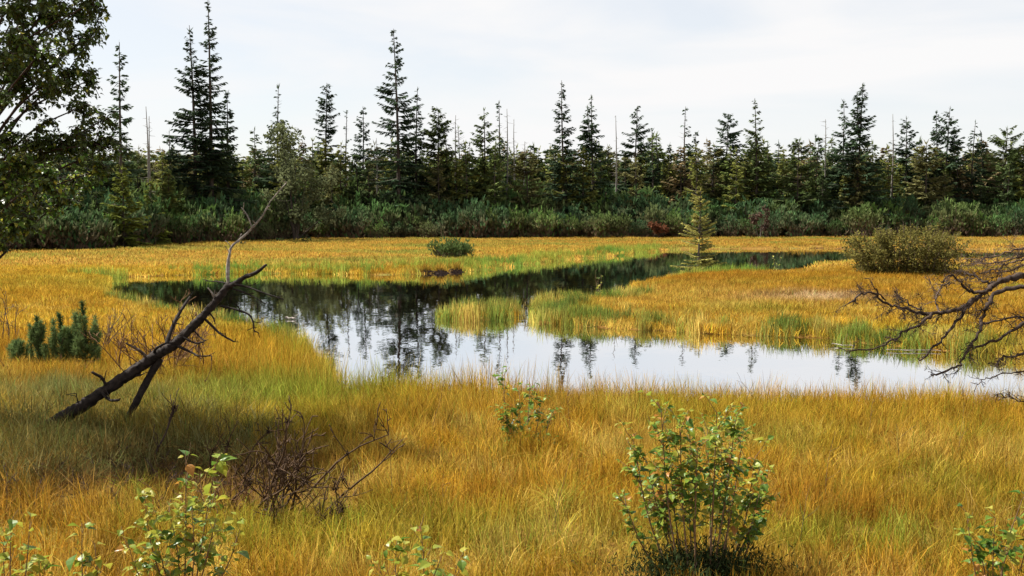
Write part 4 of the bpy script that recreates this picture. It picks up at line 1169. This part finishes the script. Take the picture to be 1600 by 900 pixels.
brush('dead_brush', near(235, 770), 'dark brown dead heather sprigs in the shaded hollow', 'dead twigs', 16, .36, .8, M_BLACKTWIG, 206, (0, 0), .005, 6, 2, wide=1.3)
brush('red_brush', near(258, 592), 'reddish bare brush growing behind the leaning dead tree', 'brush', 18, 1.1, .5, M_REDTWIG, 207, (0, 0), .013, 7, 2, wide=1.0)
brush('red_brush', near(300, 575), 'sparser reddish twigs under the leaning trunk middle', 'brush', 6, .5, .6, M_REDTWIG, 208, (.2, 0), .009, 6, 2, wide=.5)
brush('bare_sapling', near(8, 545), 'thin bare leafless seedling in the orange grass', 'dead twigs', 3, 1.0, .3, M_TWIG, 209, (.05, 0), .012, 5, 2)
brush('bare_sapling', near(150, 560), 'bare forked twigs just behind the three small pines', 'dead twigs', 4, .95, .35, M_TWIG, 210, (.15, 0), .012, 4, 2)
brush('dead_brush', near(95, 590), 'rusty dead twigs along the foot of three small pines', 'dead twigs', 14, .30, 1.0, M_REDTWIG, 211, (0, 0), .009, 6, 2, wide=1.4)
brush('dry_stalk', near(628, 805), 'single tall dry brown stalk in the orange sedge', 'stalk', 1, .85, .03, M_TWIG, 212, (0, 0), .003, 1, 1, curl=.04)
for i_, (a_, b_) in enumerate([(560, 790), (715, 830), (905, 700), (1290, 800), (1240, 870), (1415, 760), (1500, 720), (870, 850), (660, 700), (1360, 700)]):
    brush('dry_stalk', near(a_, b_), 'thin dark dry stem sticking up from the orange sedge', 'stalk', 1, .5 + .04 * (i_ % 4), .12, M_TWIG, 230 + i_, (0, 0), .0028, 2, 1, curl=.07, group='dry stems in the orange sedge')
brush('dry_stalk', near(1165, 640), 'short dry grey stalk at the sedge bank', 'stalk', 2, .5, .3, M_GREYTWIG, 213, (.1, 0), .004, 3, 1)
brush('dead_brush', near(60, 800), 'dark heather twigs in the shade of the leafy tree', 'dead twigs', 16, .38, .8, M_BLACKTWIG, 214, (0, 0), .005, 6, 2, wide=1.4)

# three small pines
def near_pine(name, loc, H, R, seed, label, side):
    rng = np.random.RandomState(seed)
    t = thing(name, loc, label, 'pine', 'small mountain pines in the orange grass')
    tb = Tubes(); shoots = [smooth_line([(0, 0, -.05), (.02, 0, H * .5), (rng.randn() * .02, 0, H)], 5)]
    for i in range(side):
        a = rng.rand() * 6.28; z = H * (.08 + .55 * rng.rand())
        q = R * (1.15 - z / H) * (.5 + .5 * rng.rand())
        shoots.append(smooth_line([(0, 0, z * .7), (math.cos(a) * q * .7, math.sin(a) * q * .7, z), (math.cos(a) * q, math.sin(a) * q, z + .10 + .16 * rng.rand())], 4))
    Pb, D, Wh, Cc = [], [], [], []
    for si, ln in enumerate(shoots):
        tb.add(ln, np.linspace(.014 if si == 0 else .008, .004, len(ln)), 5)
        T = np.gradient(ln, axis=0); T /= np.linalg.norm(T, axis=1)[:, None]
        n_ = 900 if si == 0 else 170
        s = (.12 + .88 * rng.rand(n_)) if si == 0 else (.45 + .55 * rng.rand(n_))
        fi = s * (len(ln) - 1); i = np.minimum(fi.astype(int), len(ln) - 2)
        p_ = ln[i] + (ln[i + 1] - ln[i]) * (fi - i)[:, None]
        d = rng.randn(n_, 3) * .7 + T[i] * .95
        d = d / np.linalg.norm(d, axis=1)[:, None] * (.05 + .045 * rng.rand(n_))[:, None]
        Pb.append(p_); D.append(d); Wh.append(perp(d, rng) * .0042)
        Cc.append(np.repeat((np.array([.055, .095, .035] if si == 0 else [.12, .17, .06]) * (.7 + .6 * rng.rand()))[None], n_, 0))
    Pb, D, Wh, Cc = map(np.concatenate, (Pb, D, Wh, Cc))
    V, Fq = cards(Pb, D, Wh, .3)
    link('stems', tb.mesh('stems', M_TWIG), t)
    link('needles', mesh_from('needles', V, Fq, M_PINE, np.repeat(Cc * (.75 + .5 * rng.rand(len(Cc), 1)), 6, 0)), t)
for i, (px, by, ty, hw, sd, lab) in enumerate([(133, 580, 484, 30, 26, 'tallest bushiest of three small dark green pines in orange grass'), (97, 580, 500, 26, 22, 'middle-sized small pine beside the bushiest small pine'), (60, 580, 505, 20, 14, 'slimmest small pine of the row by leaning trunk'), (30, 580, 540, 16, 9, 'lowest pine seedling next to the slim small pine')]):
    loc = near(px, by)
    near_pine('small_pine', loc, 1.12 * (W(px, ty, loc.y).z - loc.z), 1.15 * hw / F * loc.y, 400 + i, lab, int(sd * 1.4))

# ------------------------------------------------------------------ dead spruce reaching in with bare boughs
rng = np.random.RandomState(9)
DD = 9.2
x0 = (1790 - 800) / F * DD
loc = Vector((x0, DD, gzp(x0, DD)))
t = thing('dead_spruce', loc, 'dead grey-brown spruce stretching bare crooked boughs over the pond', 'dead tree')
tb = Tubes()
ln = wiggle((0, 0, -.2), (0, 0, 1), 4.4, 12, rng, .03); tb.add(ln, np.linspace(.11, .03, 13), 10, .1, rng)
link('trunk', tb.mesh('trunk', M_DEADTRUNK), t)
trunk_line = ln
def zl(L): return [(1150 + a / 3.0, 360 + b / 3.0) for a, b in L]
def bough(L, r0, r1, d0, d1, nt=10, tl=.22, depth=2, root=False, mat=M_BOUGH):
    pts = [np.array(W(px, py, DD + d0 + (d1 - d0) * i / (len(L) - 1) + rng.randn() * .03)) - np.array(loc) for i, (px, py) in enumerate(zl(L))]
    if root:
        z = np.clip(pts[0][2] + .15, .3, 4)
        pts = [trunk_line[int(np.argmin(abs(trunk_line[:, 2] - z)))], (pts[0] + trunk_line[int(np.argmin(abs(trunk_line[:, 2] - z)))]) * .5 + np.array([0, 0, .04])] + pts
    tb = Tubes()
    l_ = smooth_line(pts, 5)
    k = DD / F
    l_ = l_ + rng.randn(*l_.shape) * .007
    tb.add(l_, np.linspace(r0 * k * 1.05, r1 * k * 1.05, len(l_)) * (.8 + .4 * rng.rand(len(l_))), 7, .25, rng)
    twigs(tb, l_, max(r1 * k, .006), rng, int(nt * 1.8), tl * 1.15, depth, .32, -.02, -.02, .25 if not root else .4, 1.0, 4, .0016)
    return link('bough', tb.mesh('bough', mat), t)
bough([(1400, 195), (1350, 210), (1280, 225), (1210, 250), (1165, 290), (1110, 330), (1040, 370), (960, 388), (860, 385), (760, 360), (690, 330), (620, 290), (530, 335)], 5.5, 1.1, .1, -.5, 26, .22, 2, True)
bough([(1400, 260), (1350, 265), (1230, 290), (1180, 350), (1150, 410), (1140, 470), (1100, 540), (1060, 600), (1030, 640), (920, 678)], 4.2, 1.2, -.1, -.5, 16, .18, 2, True)
bough([(1090, 345), (1040, 420), (990, 480), (930, 550), (865, 610)], 2.4, 1.2, -.2, -.5, 8, .12, 2)
bough([(1010, 380), (920, 395), (860, 440), (800, 470), (740, 510), (670, 545), (510, 570)], 2.6, .8, -.3, -.6, 14, .14, 2)
bough([(1400, 420), (1350, 440), (1280, 480), (1200, 520), (1120, 545)], 3.0, 1.5, -.1, -.3, 10, .18, 2, True)
bough([(1400, 395), (1350, 400), (1260, 415), (1160, 430)], 2.2, 1.2, .1, .1, 10, .18, 2, True)
bough([(1165, 290), (1100, 290), (1060, 255), (1010, 210), (960, 240)], 2.8, .8, -.1, -.2, 10, .16, 2)
bough([(1210, 250), (1170, 245), (1130, 220), (1070, 200), (1030, 185)], 2.0, .8, 0, .3, 8, .16, 2)
for L in ([(1420, 60), (1340, 80), (1240, 110), (1150, 140), (1090, 165)], [(1420, 110), (1330, 125), (1230, 150), (1160, 150), (1080, 130)], [(1420, 90), (1350, 130), (1270, 160), (1190, 190), (1120, 200)], [(1420, 150), (1340, 170), (1250, 200), (1180, 240)]):
    bough(L, 1.9, .8, .2, .5, 12, .22, 2, True, M_GREYTWIG)
bough([(870, 385), (820, 350), (780, 320), (740, 300)], 1.3, .6, -.4, -.3, 9, .14, 2)
bough([(960, 388), (930, 330), (960, 270), (1000, 240)], 1.5, .6, -.3, -.1, 12, .18, 2, False, M_GREYTWIG)
bough([(700, 330), (650, 270), (620, 225)], 1.2, .5, -.4, -.4, 3, .08, 1)
bough([(1400, 560), (1340, 580), (1290, 590), (1240, 600), (1220, 640)], 2.4, .9, -.3, -.5, 14, .14, 2, True)
bough([(1400, 640), (1340, 660), (1250, 672), (1190, 690), (1130, 715)], 1.4, .6, -.4, -.6, 8, .12, 2, True, M_BLACKTWIG)
bough([(1420, 780), (1350, 800), (1290, 790), (1230, 765)], 1.2, .6, -.4, -.5, 8, .12, 2, True, M_BLACKTWIG)

# ------------------------------------------------------------------ small things by the water
def stick(px0, py0, px1, py1, r, mat, label, name='driftwood', z=.03):
    a, b = P(px0, py0, z), P(px1, py1, z)
    rng = np.random.RandomState(int(px0))
    tb = Tubes()
    n_ = 7
    pts = np.array([np.array(a) + (np.array(b) - np.array(a)) * s + rng.randn(3) * np.array([.03, .03, .006]) * (0 < s < 1) for s in np.linspace(0, 1, n_)])
    pts -= np.array(a)
    tb.add(pts, np.linspace(r, r * .6, n_), 6, .2, rng)
    twigs(tb, pts, r * .5, rng, 3, .3, 1, .2, 0, .2, .2, .6, 4)
    o = link(name, tb.mesh(name, mat), None, a)
    tag(o, label, 'stick')
stick(1385, 546, 1470, 548, .008, M_PALEWOOD, 'long bleached stick floating along the bank below rusty grass')
stick(1300, 538, 1335, 540, .008, M_PALEWOOD, 'pale short stick beside the yellow tussock at the bank')
stick(446, 497, 462, 497, .03, M_PALEWOOD, 'small white piece of wood in the pond by the grassy point')
stick(248, 422, 262, 421, .05, M_PALEWOOD, 'pale drifted stick on the far bank')
rng = np.random.RandomState(20)
for i, (px, py, rx, lab) in enumerate([(664, 427, .38, 'dark peaty tussock at the far bank, first of three'), (688, 427, .3, 'dark peaty tussock at the far bank, middle of three'), (712, 425, .34, 'dark peaty tussock at the far bank, last of three'),
                                       (1246, 387, .9, 'small dark peat hummock by the far channel bank'), (1275, 386.5, 1.2, 'larger dark peat hummock by the far channel bank')]):
    p = P(px, py, 0)
    me = bpy.data.meshes.new('peat_hummock')
    U, Vn = 14, 7
    vv = []
    for a in range(Vn):
        for b in range(U):
            th, ph = a / (Vn - 1) * math.pi / 2, b / U * 6.283
            k = 1 + .25 * rng.randn() * .6
            vv.append((rx * math.cos(ph) * math.cos(th) * k, .5 * rx * math.sin(ph) * math.cos(th) * k, .20 * math.sin(th) * k - .05))
    ff = [(a * U + b, a * U + (b + 1) % U, (a + 1) * U + (b + 1) % U, (a + 1) * U + b) for a in range(Vn - 1) for b in range(U)]
    me = mesh_from('peat_hummock', vv, ff, M_BLACKTWIG)
    t = thing('peat_tussock', p, lab, 'tussock', 'peat tussocks on the far bank')
    link('peat', me, t)
    n_ = 160
    pp = rng.randn(n_, 3) * np.array([rx * .4, rx * .2, 0]) + np.array([0, 0, .1])
    d = rng.randn(n_, 3) * .12 + np.array([0, 0, .22])
    V, Fq = cards(pp, d, perp(d, rng) * .012, .3)
    link('grass_tuft', mesh_from('grass_tuft', V, Fq, M_LEAFC, jitter_col((.30, .19, .03), n_, rng, .4)), t)
